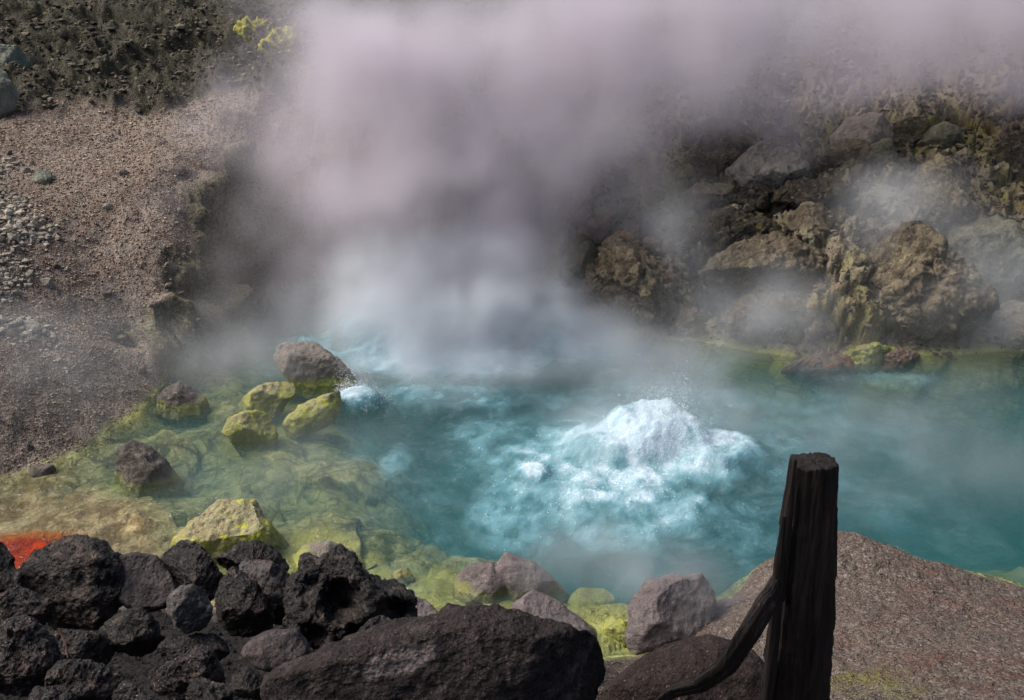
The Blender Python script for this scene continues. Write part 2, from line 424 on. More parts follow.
# ------------------------------------------------------------------ object helpers
def tag(o, label=None, cat=None, group=None, kind=None):
    if label: o['label'] = label
    if cat: o['category'] = cat
    if group: o['group'] = group
    if kind: o['kind'] = kind
    return o
def mesh_from(name, V, F, mat, smooth=True, attrs=None):
    me = bpy.data.meshes.new(name)
    V = np.asarray(V, np.float32); F = np.asarray(F, np.int32)
    k = F.shape[1]
    me.vertices.add(len(V)); me.vertices.foreach_set('co', V.ravel())
    me.loops.add(F.size); me.loops.foreach_set('vertex_index', F.ravel())
    me.polygons.add(len(F)); me.polygons.foreach_set('loop_start', np.arange(0, F.size, k, dtype=np.int32))
    try: me.polygons.foreach_set('loop_total', np.full(len(F), k, np.int32))
    except Exception: pass
    me.polygons.foreach_set('use_smooth', np.full(len(F), smooth))
    me.update(calc_edges=True)
    for an, av in (attrs or {}).items():
        at = me.attributes.new(an, 'FLOAT', 'POINT')
        at.data.foreach_set('value', np.asarray(av, np.float32))
    if mat: me.materials.append(mat)
    return me
def link(name, me, parent=None, loc=None):
    o = bpy.data.objects.new(name, me)
    COL.objects.link(o)
    if parent is not None: o.parent = parent
    if loc is not None: o.location = [float(x) for x in loc]
    return o
_ico = {}
def ico(level):
    if level not in _ico:
        bm = bmesh.new()
        bmesh.ops.create_icosphere(bm, subdivisions=level, radius=1)
        V = np.array([v.co[:] for v in bm.verts]); F = np.array([[v.index for v in f.verts] for f in bm.faces])
        bm.free()
        _ico[level] = (V, F)
    return _ico[level]
def normals(V, F):
    a, b, c = V[F[:, 0]], V[F[:, 1]], V[F[:, 2]]
    n = np.cross(b - a, c - a)
    N = np.zeros_like(V)
    for i in range(3): 
        for k in range(3): N[:, k] += np.bincount(F[:, i], n[:, k], len(V))
    return N / (np.linalg.norm(N, axis=1, keepdims=True) + 1e-12)

# ------------------------------------------------------------------ GROUND: one sheet, finest where the photograph looks
def build_ground():
    fine = np.arange(-31, 31.001, .085)
    azs = np.concatenate([np.arange(-180, -60, 4.0), np.arange(-60, -31, .5), fine, np.arange(31.5, 60, .5), np.arange(60, 180, 4.0)])
    azs = np.concatenate([azs, [180.0]])
    rs = [0.0, .5]
    while rs[-1] < 900:
        r = rs[-1]
        rs.append(r * (1.0040 if 3.0 < r < 32 else 1.03))
    rs = np.array(rs)
    A, Rr = np.meshgrid(R(1) * azs, rs)
    na, nr = len(azs), len(rs)
    x = (Rr * np.sin(A)).ravel(); y = (Rr * np.cos(A)).ravel()
    z = height(x, y)
    e = 0.06
    zx = (height(x + e, y) - z) / e; zy = (height(x, y + e) - z) / e
    N = np.stack([-zx, -zy, np.ones_like(x)], 1)
    N /= np.linalg.norm(N, axis=1, keepdims=True)
    slope = 1 - N[:, 2]
    P = np.stack([x, y, z], 1)
    r = np.sqrt(x * x + y * y)
    near = r < 45
    n1 = fbm(P * .9, 4, 3)
    # masks laid out in the place's own metres
    edge = fbm(P * 1.3, 4, 9) * .5
    lft = sstep(-1.5, -3.5, x)
    plateau = sstep(17.6, 19.2, y + edge * 2.2 - .12 * x) 
    cliff = lft * sstep(.35, .62, slope + edge * .3) * sstep(.0, .35, z)
    moss = np.clip(np.maximum(plateau * sstep(6, 0, x + edge * 4) + plateau * .75, cliff), 0, 1)
    rocky = sstep(-2.6, -1.2, x + edge) * sstep(11.6, 12.4, y) * (1 - .6 * plateau)
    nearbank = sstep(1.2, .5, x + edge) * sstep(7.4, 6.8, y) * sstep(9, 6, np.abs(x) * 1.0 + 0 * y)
    gap_shade = nearbank
    wet = sstep(.07, .0, z + edge * .09) * sstep(6.0, 6.5, y) 
    ochre = sstep(-3.1, -4.0, x - (y - 8.4) * -.9 + edge * .7) * sstep(10.2, 8.9, y + edge) * .95
    ora = sstep(.95, .1, np.hypot((x + 4.95) / 1.1, (y - 8.1) / .5) + edge * .35)
    yel = sstep(-.01, -.2, z) * 0
    # sulphur rims along the near shore and round the far islands
    for cx, cy_, rx, ry in YELLOW:
        d = np.hypot((x - cx) / rx, (y - cy_) / ry) + edge * .5
        yel = np.maximum(yel, sstep(1.15, .5, d) * .9)
    olive = sstep(.9, .3, np.hypot((x - 2.1) / .9, (y - 4.8) / 1.0) + edge * .5) * .8 + sstep(1, .4, np.hypot((x + 6.5) / 3, (y - 20.5) / 1.2) + edge) * .4
    red = sstep(.5, .62, fbm(P * .5, 3, 40) * .5 + .5) * .5 + sstep(1, .3, np.hypot((x - 2.9) / 1.0, (y - 4.9) / 1.0) + edge * .6) * .7
    red = np.clip(red, 0, 1)
    # relief
    d = n1 * .06
    d += moss * near * (fbm(P * 1.25, 6, 21, .55, ridge=True) * .38 + .05)
    d += cliff * (fbm(P * np.array([2.5, 2.5, 1.2]), 6, 31, .6, ridge=True) * .15)
    q = rocky * near
    w1, w2, wid = worley(P * np.array([1.1, 1.1, 1.3]) + fbm(P * 2, 3, 8)[:, None] * .35, 5)
    u1, u2, u3 = worley(P * 2.9 + fbm(P * 4, 3, 18)[:, None] * .3, 25)
    v1_, v2_, v3_ = worley(P * 7.5 + fbm(P * 8, 2, 19)[:, None] * .3, 35)
    d += q * sstep(.05, .5, z) * ((wid - .45) * .42 - sstep(.16, .0, w2 - w1) * .14 + (u3 - .5) * .22 - sstep(.18, 0, u2 - u1) * .07 + (v3_ - .5) * .09 - sstep(.2, 0, v2_ - v1_) * .03 + fbm(P * 2.4, 6, 60, .58) * .16)
    d += (1 - q) * (1 - moss) * near * sstep(-.02, .15, z) * (fbm(P * 4.5, 4, 71, .6) * .045 + fbm(P * 16, 3, 72, .6) * .02)
    b1, b2, bid = worley(P * np.array([1.6, 1.6, 0]) + fbm(P * 1.5, 3, 80)[:, None] * .3, 81)
    bedk = sstep(.02, -.12, z) * sstep(-1.5, -.5, z)
    d += bedk * ((bid - .5) * .16 - b1 * .16 + .06 + fbm(P * 5, 4, 83) * .035)
    d *= sstep(900, 60, r) * .999 + .001
    V = P + N * d[:, None]
    # keep the shore line dry where the bank is meant to be dry
    idx = np.arange(na * nr).reshape(nr, na)
    a = idx[:-1, :-1].ravel(); b = idx[:-1, 1:].ravel(); c = idx[1:, 1:].ravel(); dd = idx[1:, :-1].ravel()
    F = np.stack([a, dd, c, b], 1)
    F = F[:, ::-1]
    attrs = dict(cliff=cliff, gap_shade=gap_shade, nearb=sstep(.2, 1.0, x) * sstep(9.5, 8.8, y) * sstep(-2, 0, y), moss=moss, rocky=rocky, wet=wet, ochre=ochre, orange=ora, yellow=yel, olive=olive, red=red)
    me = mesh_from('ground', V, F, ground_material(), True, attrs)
    o = link('ground', me)
    tag(o, 'brown volcanic gravel and rocky banks around the hot spring', 'ground', kind='structure')
    return V, dict(moss=moss, rocky=rocky, wet=wet, r=r, N=N, az=np.degrees(A).ravel(), base=z)
def pz(u, v, z=0): return at_z(u, v, z)[:2]
YELLOW = []
for u, v, rx, ry in ((300, 562, .9, .35), (340, 560, .5, .45), (400, 576, .9, .4), (450, 590, .9, .5), (500, 600, .8, .5), (380, 590, 1.0, .5), (560, 605, .9, .45), (620, 590, .7, .4), (640, 620, .6, .5), (545, 592, .5, .35), (590, 590, .55, .3), (612, 632, .3, .3),
                     (250, 430, .5, .4), (320, 405, .6, .4), (270, 395, .4, .4), (140, 478, .5, .3), (872, 356, .55, .7), (760, 352, .5, .3), (960, 352, .8, .3), (120, 415, .4, .3), (1000, 525, .5, .4), (300, 540, .6, .3)):
    p = pz(u, v); YELLOW.append((p[0], p[1], rx, ry))
GV, GM = build_ground()

# ------------------------------------------------------------------ WATER: waves, the boil and its froth
def build_water():
    x0, x1, y0, y1 = -8.5, 10.5, 5.6, 18.5
    xs = np.arange(x0, x1, .035)
    ys = [y0]
    while ys[-1] < y1: ys.append(ys[-1] + .035)
    ys = np.array(ys)
    X, Y = np.meshgrid(xs, ys)
    x, y = X.ravel(), Y.ravel()
    P = np.stack([x, y, 0 * x], 1)
    boils = []
    froth = np.zeros(len(x)); agi = np.zeros(len(x)); up = np.zeros(len(x))
    nz = fbm(P * 1.7, 5, 11) ; nz2 = fbm(P * 5, 5, 12, .6)
    for (u, v, rx, ry, hgt, fr, pw) in BOILS:
        c = pz(u, v)
        d = np.hypot((x - c[0]) / rx, (y - c[1]) / ry) + nz * .28
        k = np.clip(1 - d, 0, 1) ** pw
        froth = np.maximum(froth, fr * np.clip((1 - d) * 1.6, 0, 1))
        up = np.maximum(up, hgt * sstep(0, 1, np.clip(1 - d, 0, 1) * 1.6))
        agi = np.maximum(agi, np.clip(1.6 - d, 0, 1))
    dome = pz(655, 446)
    froth = np.maximum(froth, 1.25 * np.clip(1.1 - np.hypot((x - dome[0]) / .95, (y - dome[1]) / .85) + nz * .3, 0, 1))
    chop = sstep(.0, .6, froth)
    z = up * (1 + .16 * fbm(P * 3.2, 3, 13, .5) + .11 * fbm(P * 14, 5, 19, .62)) + chop * (fbm(P * 5, 4, 14, .5) * .04)
    z += fbm(P * np.array([1.6, 2.6, 1]), 4, 15, .5) * .018 + agi * fbm(P * 9, 3, 16) * .02
    cc = pz(655, 450)
    cloud = np.clip(1.25 - np.hypot((x - cc[0]) / 2.9, (y - cc[1]) / 2.9) + nz * .7, 0, 1)
    cloud = np.maximum(cloud, froth)
    froth = np.clip(froth * (.75 + .45 * nz2), 0, 1)
    n, mm = len(ys), len(xs)
    idx = np.arange(n * mm).reshape(n, mm)
    F = np.stack([idx[:-1, :-1].ravel(), idx[:-1, 1:].ravel(), idx[1:, 1:].ravel(), idx[1:, :-1].ravel()], 1)
    V = np.stack([x, y, z], 1)
    # closed body: skirt and floor far under the bed
    rim = np.concatenate([idx[0, :], idx[1:, -1], idx[-1, -2::-1], idx[-2:0:-1, 0]])
    V2 = V[rim].copy(); V2[:, 2] = -4.0
    o = len(V); m = len(rim)
    S = np.stack([rim, o + np.arange(m), o + (np.arange(m) + 1) % m, np.roll(rim, -1)], 1)
    cidx = o + m
    V = np.concatenate([V, V2, [[(x0 + x1) / 2, (y0 + y1) / 2, -4.0]]])
    T = np.stack([np.full(m, cidx), o + (np.arange(m) + 1) % m, o + np.arange(m)], 1)
    T = np.concatenate([T, T[:, 2:]], 1)
    me = bpy.data.meshes.new('water')
    nv = len(V)
    me = mesh_from('water', V, np.concatenate([F, S]), water_material(), True,
                   dict(cloud=np.concatenate([cloud, np.zeros(m + 1)]), froth=np.concatenate([froth, np.zeros(m + 1)]), agitation=np.concatenate([np.clip(agi, 0.15, 1), np.zeros(m + 1)])))
    bm = bmesh.new(); bm.from_mesh(me); bm.verts.ensure_lookup_table()
    for i in range(m):
        bm.faces.new((bm.verts[cidx], bm.verts[o + (i + 1) % m], bm.verts[o + i]))
    bmesh.ops.recalc_face_normals(bm, faces=bm.faces)
    bm.to_mesh(me); bm.free()
    ob = link('water', me)
    tag(ob, 'steaming turquoise hot spring water boiling up white', 'water', kind='structure')
    return x, y, z, froth
BOILS = [(652, 444, .88, .78, .40, 1.0, .6), (712, 458, .85, .7, .20, .8, 1), (625, 450, .9, .7, .26, 1, 1), (612, 470, 2.0, 1.5, .07, .80, 1), (620, 498, 2.1, 1.4, .03, .64, 1), (535, 478, .32, .30, .14, 1.0, 1), (520, 520, 1.0, .9, .03, .5, 1), (700, 470, .8, .9, .10, .8, 1),
         (360, 404, .42, .34, .2, 1.0, 1), (440, 335, 2.3, 1.5, .28, 1.0, 1), (440, 362, 2.0, .9, .04, .8, 1), (560, 355, 1.5, .8, .05, .6, 1), (440, 395, 1.6, .7, .03, .42, 1), (395, 465, .3, .6, .02, .42, 1), (780, 445, .7, .5, .03, .4, 1), (500, 440, .8, .9, .04, .42, 1), (700, 400, 1.4, .5, .02, .3, 1), (880, 380, 1.2, .4, .01, .28, 1)]
WX, WY, WZ, WF = build_water()

# froth bubbles and flying drops
def tiny_cloud(name, C, S, mat, level=1, squash=1.0):
    V, F = ico(level)
    n = len(C)
    rng = np.random.default_rng(5)
    A = (V[None] * S[:, None, None] * (1 + .25 * rng.normal(size=(n, len(V), 1))))
    A[:, :, 2] *= squash
    A = A + C[:, None, :]
    FF = (F[None] + (np.arange(n) * len(V))[:, None, None]).reshape(-1, 3)
    me = mesh_from(name, A.reshape(-1, 3), FF, mat, False)
    return link(name, me)
foam_mat = plain('white_froth', (.86, .92, .96), 1.0)
foam_mat.node_tree.nodes['Principled BSDF'].inputs['Specular IOR Level'].default_value = 0
rng = np.random.default_rng(7)
idx = rng.choice(len(WX), 7000, p=(WF ** 3) / (WF ** 3).sum())
C = np.stack([WX[idx], WY[idx], WZ[idx]], 1) + rng.normal(size=(7000, 3)) * np.array([.02, .02, .012])
o = tiny_cloud('foam', C, rng.uniform(.002, .005, 7000), foam_mat)
tag(o, 'white froth of bubbles around the boiling dome', 'foam', kind='stuff')
Cs = []
for (u, v, n, sx, hz, z0) in ((655, 446, 6000, .55, .20, .34), (675, 444, 1500, .3, .30, .30), (630, 440, 1500, .4, .1, .2), (690, 455, 900, .3, .08, .1), (360, 404, 2600, .26, .20, .14), (535, 478, 500, .16, .08, .08), (345, 400, 400, .12, .2, .12)):
    c = pz(u, v)
    q = rng.normal(size=(n, 3)); 
    px_ = c[0] + q[:, 0] * sx * .6; py_ = c[1] + q[:, 1] * sx * .5
    rr = np.hypot(px_ - c[0], py_ - c[1]) / sx
    pz_ = z0 * np.clip(1 - rr * .55, 0, 1) + np.abs(q[:, 2]) ** 1.5 * hz * np.exp(-rr * .8)
    Cs.append(np.stack([px_, py_, pz_], 1))
C = np.concatenate(Cs)
o = tiny_cloud('spray', C, rng.uniform(.0015, .005, len(C)), foam_mat)
tag(o, 'flying white drops thrown up by the boiling water', 'spray', kind='stuff')

# ------------------------------------------------------------------ ROCKS
def rock_mesh(name, px, t, mat, seed, thick=.8, level=5, facets=8, rough=1.0, dents=(), groove=0.0, lumps=.0, boxy=.8, sink=False, worn=None, group_dark=False):
    """A boulder whose outline was measured on the photograph (pixels at distance t), with a full body behind it."""
    px = np.array(px, float)
    # area centroid
    m0 = px.mean(0)
    px = m0 + (px - m0) * (1.0 + 1.4 / max(8.0, np.ptp(px[:, 0])) + .05)
    x, y = px[:, 0], px[:, 1]
    a = x * np.roll(y, -1) - np.roll(x, -1) * y
    A = a.sum() / 2
    cx = ((x + np.roll(x, -1)) * a).sum() / (6 * A); cy_ = ((y + np.roll(y, -1)) * a).sum() / (6 * A)
    s = t / FPX
    q = np.stack([(x - cx) * s, -(y - cy_) * s], 1)
    th = np.linspace(-math.pi, math.pi, 181)
    rr = np.zeros(181)
    for i, tt in enumerate(th):
        d = np.array([math.cos(tt), math.sin(tt)])
        best = 1e-3
        for j in range(len(q)):
            p0, p1 = q[j], q[(j + 1) % len(q)]
            e = p1 - p0
            det = d[0] * -e[1] + d[1] * e[0]
            if abs(det) < 1e-12: continue
            k = (p0[0] * -e[1] + p0[1] * e[0]) / det
            m = (d[0] * p0[1] - d[1] * p0[0]) / det
            if k > 0 and -1e-6 <= m <= 1 + 1e-6: best = max(best, k)
        rr[i] = best
    ext = np.pad(rr[:-1], 3, mode='wrap')
    rr2 = np.convolve(ext, [.08, .2, .44, .2, .08], 'same')[3:-3]
    rr = np.append(rr2, rr2[0])
    V, F = ico(level)
    V = V.copy()
    h = np.hypot(V[:, 0], V[:, 1])
    r = np.interp(np.arctan2(V[:, 1], V[:, 0]), th, rr)
    size = float(np.mean(rr))
    T = thick * size
    hh = h ** boxy
    sg = np.sign(V[:, 2]) * np.abs(V[:, 2]) ** boxy
    ux, uy = V[:, 0] / (h + 1e-9), V[:, 1] / (h + 1e-9)
    L = np.stack([ux * r * hh, uy * r * hh, -sg * T], 1)       # right, up, forward
    rg = np.random.default_rng(seed)
    if group_dark == 1: facets = facets + 9
    for i in range(facets):
        n = rg.normal(size=3); n[2] *= .9
        if i % 2 == 0: n[2] = -abs(n[2]) - .4
        n /= np.linalg.norm(n)
        pr = L @ n
        off = pr.max() * rg.uniform(.48, .82) if abs(n[2]) > .45 else pr.max() * rg.uniform(.86, .95)
        ex = np.clip(pr - off, 0, None)
        L = L - ex[:, None] * n * .93
    for (du, dv, dr, dd) in dents:
        c = np.array([(du - cx) * s, -(dv - cy_) * s])
        k = np.exp(-(((L[:, 0] - c[0]) ** 2 + (L[:, 1] - c[1]) ** 2) / (dr * s) ** 2) ** 1.5) * (L[:, 2] < 0)
        L[:, 2] += k * dd * size
    Nn = -normals(L, F)        # L is a mirrored frame
    Q = L / size + seed * 7.31
    amp = size * rough
    d = fbm(Q * 1.3, 3, seed) * .11 + fbm(Q * 4, 6, seed + 3, .62) * (.065 if group_dark else .10) + fbm(Q * 13, 4, seed + 4, .6) * (.03 if level > 4 else .01) + fbm(Q * 3.1, 4, seed + 5, .5, ridge=True) * .035
    if lumps:
        w1, w2, wi = worley(Q * 3.2, seed)
        w3, w4, wj = worley(Q * 8.5 + fbm(Q * 3, 3, seed)[:, None] * .6, seed + 2)
        d += lumps * ((wi - .5) * .16 + (wj - .5) * .07 - sstep(.14, 0, w2 - w1) * .07 - sstep(.16, 0, w4 - w3) * .03 + (.5 - w1) * .06) + lumps * fbm(Q * 9, 4, seed + 8, .6) * .05
    if group_dark:
        g1 = fbm(np.stack([Q @ np.array([.9, -.5, .3]) * 6, Q @ np.array([.5, .8, 0]) * 1.7, Q @ np.array([-.2, .1, 1]) * 2], 1), 5, seed + 30, .6, ridge=True)
        d += ((g1 - .2) * .045 + np.abs(fbm(Q * 1.7, 3, seed + 31, .5)) * -.09 + .02) * group_dark
    if groove:
        g = Q @ np.array([[.8, .6, 0], [-.15, .2, .2], [.3, -.3, 1]]).T
        g[:, 1] *= 1.0
        gg = fbm(np.stack([g[:, 0] * 5.5, g[:, 1] * 1.2, g[:, 2] * 1.5], 1), 4, seed + 9, .55, ridge=True)
        d += groove * (gg - .2) * .13
    L = L + Nn * (d * amp)[:, None]
    wv = None
    if worn:  # mask of the ragged pale patch on the slab
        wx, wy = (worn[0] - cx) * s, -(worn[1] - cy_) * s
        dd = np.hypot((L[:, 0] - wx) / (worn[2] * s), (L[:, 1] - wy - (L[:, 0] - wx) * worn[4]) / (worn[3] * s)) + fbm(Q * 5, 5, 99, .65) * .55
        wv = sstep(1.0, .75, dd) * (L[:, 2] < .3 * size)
    W = L[:, :1] * CR + L[:, 1:2] * CU + L[:, 2:] * CF
    c = CAM + ray(cx, cy_) * t
    if sink == 2:
        zz = W[:, 2] + c[2]
        W[:, 2] = np.where(zz > -.12, -.12 + (1 - np.exp(-(zz + .12) / .10)) * .10, zz) - c[2]
    if sink:
        zz = W[:, 2] + c[2]
        dp = np.clip(.03 - zz, 0, .4)
        W[:, 0] *= 1 + dp * (1.1 if sink == 1 else .4) / max(size, .15) * .6
        W[:, 1] *= 1 + dp * (1.1 if sink == 1 else .4) / max(size, .15) * .6
        W[:, 2] = np.where(zz < .03, .03 + (zz - .03) * 1.6, zz) - c[2]
        W[:, 2] = np.maximum(W[:, 2], -.9 - c[2])
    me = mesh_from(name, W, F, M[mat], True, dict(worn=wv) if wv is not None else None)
    return me, c, size
NR = [0]
def rock(label, px, mat, t=None, name='boulder', cat='boulder', group=None, push=0.0, **kw):
    NR[0] += 1
    seed = NR[0] * 13 + 5
    if t is None:
        p = np.array(px, float)
        uu = p[:, 0].mean(); vv = p[:, 1].max() * .6 + p[:, 1].mean() * .4
        t = hit(uu, vv) + push
    if name in ('pool_rock', 'sulphur_mound', 'mineral_crust') and t is not None:
        vs = [q[1] for q in px]; vb = max(vs) - (max(vs) - min(vs)) * (.14 if name == 'pool_rock' else .3)
        t = 6.0 / (sp - cp * (350 - vb) / FPX) + (.12 if name == 'pool_rock' else .1)
        kw['sink'] = 2 if name == 'sulphur_mound' else 1
    if group == FG and mat in ('dark', 'dark2', 'darkpink', 'greyrock', 'slab', 'redslab'): kw['group_dark'] = .4 if mat in ('slab', 'redslab') else 1.0
    area = (max(q[0] for q in px) - min(q[0] for q in px))
    lvl = kw.pop('level', 6 if area > 70 else 5 if area > 22 else 4)
    me, c, s = rock_mesh(name, px, t, mat, seed, level=lvl, **kw)
    o = link(name, me, loc=c)
    tag(o, label, cat, group)
    return o

FG = 'dark boulders piled on the near bank'
rock('large black angular boulder below the orange streak at the water edge', [(19, 569), (28, 556), (49, 541), (75, 539), (95, 546), (117, 562), (124, 579), (118, 605), (95, 636), (50, 640), (22, 612)], 'dark', 4.9, group=FG, facets=9, rough=1.1)
rock('black boulder cut by the photo edge beside the orange streak', [(-30, 528), (-5, 532), (8, 545), (20, 562), (28, 590), (14, 622), (-30, 628)], 'dark2', 4.8, group=FG, facets=9)
rock('dark boulder flecked with pink crystals at the lower corner', [(-25, 622), (0, 622), (30, 626), (50, 645), (57, 672), (40, 692), (-20, 698)], 'darkpink', 4.1, group=FG, rough=1.3, facets=6)
rock('rounded brown speckled boulder right of the large black angular one', [(114, 566), (122, 558), (134, 556), (152, 558), (168, 572), (177, 589), (168, 605), (142, 610), (122, 596)], 'brown', 4.95, group=FG, facets=3, rough=.6)
rock('small upright grey stone below the ridge of dark boulders', [(168, 601), (180, 589), (187, 580), (201, 581), (211, 601), (212, 616), (207, 631), (189, 630), (171, 616)], 'greyrock', 4.5, group=FG, facets=6)
rock('black boulder in front of the yellow and grey rock in the pool', [(158, 568), (165, 547), (180, 543), (203, 544), (219, 554), (231, 577), (228, 604), (210, 606), (186, 596), (165, 582)], 'dark2', 5.0, group=FG, facets=9)
rock('thin black ridge of rock behind the long grey boulder', [(209, 549), (219, 542), (252, 543), (272, 550), (284, 567), (276, 584), (243, 578), (222, 566)], 'dark2', 5.15, group=FG, facets=6)
rock('long grey speckled boulder slanting down beside the pitted one', [(238, 564), (247, 554), (257, 551), (273, 560), (298, 589), (299, 603), (284, 606), (262, 596), (243, 576)], 'greyrock', 4.8, group=FG, facets=5, rough=.8)
rock('squat dark layered boulder under the long grey one', [(214, 590), (231, 570), (249, 581), (268, 607), (272, 622), (258, 640), (224, 636), (212, 610)], 'dark', 4.75, group=FG, facets=8, groove=.3)
rock('smooth rounded brown boulder left of the big slab', [(244, 651), (256, 638), (270, 632), (296, 631), (306, 646), (309, 666), (285, 672), (258, 664)], 'brown', 4.2, group=FG, facets=2, rough=.55)
rock('jagged black boulder with a glittering edge near the bottom', [(148, 684), (172, 660), (193, 638), (210, 637), (222, 656), (230, 680), (205, 700), (165, 702)], 'darkpink', 4.0, group=FG, facets=9, rough=1.2)
rock('small broken dark stone at the foot of the smooth brown boulder', [(229, 678), (243, 667), (255, 675), (277, 688), (268, 700), (234, 696)], 'dark', 3.8, group=FG, facets=8)
rock('flat topped rough dark boulder at the bottom of the pile', [(46, 681), (58, 665), (77, 661), (100, 668), (118, 681), (114, 704), (85, 716), (48, 708)], 'dark', 3.75, group=FG, facets=5, rough=1.3)
rock('low dark boulder at the bottom left corner', [(15, 704), (35, 686), (58, 690), (75, 710), (60, 740), (10, 735)], 'dark', 3.6, group=FG)
rock('reddish black stone half cut by the bottom edge', [(113, 695), (125, 679), (144, 682), (161, 698), (162, 730), (115, 728)], 'darkpink', 3.6, group=FG)
rock('pitted hollow lava boulder beside the big slab', [(288, 577), (303, 562), (318, 566), (329, 556), (348, 557), (362, 577), (388, 587), (407, 599), (413, 623), (392, 648), (362, 652), (329, 650), (303, 642), (292, 616)], 'dark2', 4.7, group=FG, facets=7, rough=1.3,
     dents=((345, 597, 17, .75), (395, 607, 11, .6), (318, 625, 12, .4), (310, 585, 9, .2), (365, 625, 12, .35)), lumps=.4)
rock('dark broken stone wedged under the pitted boulder', [(355, 640), (368, 624), (387, 614), (405, 622), (410, 642), (384, 656), (360, 655)], 'darkpink', 4.35, group=FG)
rock('huge dark slab with a pale patch across the bottom', [(277, 674), (333, 655), (374, 640), (429, 622), (463, 609), (507, 610), (555, 623), (590, 636), (605, 655), (610, 683), (612, 730), (570, 790), (440, 790), (350, 740), (285, 700)], 'slab', 3.6, group=FG, facets=7, rough=.8, thick=.75, level=7, worn=(402, 645, 44, 15, .35))
rock('low reddish brown slab between the big slab and the post', [(600, 690), (640, 667), (668, 654), (692, 645), (712, 640), (750, 652), (775, 690), (775, 730), (700, 760), (610, 740)], 'redslab', 4.6, group=FG, facets=4, rough=.7, level=6)
# filler boulders that show in the dark hollows of the pile
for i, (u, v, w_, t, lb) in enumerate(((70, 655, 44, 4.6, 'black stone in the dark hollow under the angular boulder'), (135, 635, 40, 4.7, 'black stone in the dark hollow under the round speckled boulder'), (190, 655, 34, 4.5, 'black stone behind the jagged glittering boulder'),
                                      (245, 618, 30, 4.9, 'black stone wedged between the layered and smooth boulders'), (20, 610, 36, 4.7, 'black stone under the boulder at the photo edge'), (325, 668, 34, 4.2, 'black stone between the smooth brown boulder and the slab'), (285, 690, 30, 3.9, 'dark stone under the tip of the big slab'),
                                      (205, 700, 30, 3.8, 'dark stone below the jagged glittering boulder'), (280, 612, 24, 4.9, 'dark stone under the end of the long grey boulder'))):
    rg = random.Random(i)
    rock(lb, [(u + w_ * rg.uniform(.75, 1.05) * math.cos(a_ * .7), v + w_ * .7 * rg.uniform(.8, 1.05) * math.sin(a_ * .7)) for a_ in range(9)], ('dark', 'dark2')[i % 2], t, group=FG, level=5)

PR = 'rocks standing in the spring'
rock('big grey and yellow rock at the shallows behind the black boulders', [(176, 541), (184, 530), (197, 519), (216, 505), (235, 502), (250, 504), (264, 523), (277, 546), (270, 562), (240, 565), (205, 562), (180, 556)], 'poolyellow', name='pool_rock', cat='rock', group=PR, t=8.7, facets=6)
rock('low grey topped rock ringed with bright yellow sulphur', [(288, 560), (303, 547), (329, 542), (352, 552), (358, 566), (333, 574), (298, 572)], 'pool', name='pool_rock', cat='rock', group=PR, t=9.4, facets=3, rough=.6)
rock('broad yellow submerged sulphur mound around the grey topped rock', [(276, 560), (292, 542), (330, 538), (360, 545), (376, 560), (370, 576), (330, 582), (285, 576)], 'mound', name='sulphur_mound', cat='sulphur mound', t=9.55, facets=2, rough=.5, thick=.4)
rock('tiny brown stone poking out of the yellow shallows', [(394, 573), (404, 568), (413, 572), (413, 580), (402, 585), (395, 581)], 'mauve', name='pool_rock', cat='rock', group=PR, t=9.2)
rock('left mauve boulder of the touching pair by the near shore', [(457, 580), (470, 566), (492, 563), (508, 574), (518, 589), (500, 600), (464, 596)], 'mauve', name='pool_rock', cat='rock', group=PR, t=9.05, facets=3, rough=.55)
rock('right mauve boulder of the touching pair with yellow edge', [(495, 568), (507, 555), (533, 564), (553, 580), (560, 592), (544, 602), (520, 600), (503, 585)], 'mauve', name='pool_rock', cat='rock', group=PR, t=9.15, facets=3, rough=.55)
rock('pale triangular rock just under water behind the big slab', [(505, 612), (533, 593), (560, 605), (592, 629), (592, 650), (540, 640)], 'mauve', name='pool_rock', cat='rock', group=PR, t=8.75, facets=4, rough=.5)
rock('grey rock in the mist behind the pitted boulder', [(405, 603), (423, 600), (440, 616), (440, 634), (410, 634)], 'mauve', name='pool_rock', cat='rock', group=PR, t=8.5)
rock('tall mauve grey boulder standing in mist left of the post', [(622, 632), (631, 604), (649, 583), (679, 578), (691, 581), (704, 575), (711, 578), (712, 600), (710, 620), (700, 640), (679, 655), (651, 662), (630, 655)], 'mauve', name='pool_rock', cat='rock', group=PR, t=8.2, facets=6, rough=.7)
rock('pale rock between the tall mauve boulder and the post', [(706, 612), (727, 600), (745, 599), (757, 610), (745, 634), (715, 632)], 'mauve', name='pool_rock', cat='rock', group=PR, t=8.1, facets=4)
rock('small yellow rock at the left foot of the tall mauve boulder', [(603, 631), (622, 620), (632, 627), (628, 648), (608, 648)], 'sulphur', name='pool_rock', cat='rock', group=PR, t=8.4)
rock('yellow sulphur mound under water right of the mauve pair', [(570, 590), (583, 576), (604, 578), (612, 592), (600, 604), (575, 602)], 'mound', name='sulphur_mound', cat='sulphur mound', t=9.25, facets=2, rough=.5, thick=.5)
rock('greenish submerged mound near the mauve boulder pair', [(380, 575), (400, 560), (440, 566), (455, 585), (430, 600), (390, 594)], 'mound', name='sulphur_mound', cat='sulphur mound', t=9.55, facets=2, rough=.6, thick=.4)
rock('dark squat rock near the foot of the gravel slope', [(159, 396), (165, 386), (178, 383), (192, 388), (203, 395), (200, 410), (180, 413), (163, 409)], 'pooldark', name='pool_rock', cat='rock', group=PR, t=12.6, facets=7)
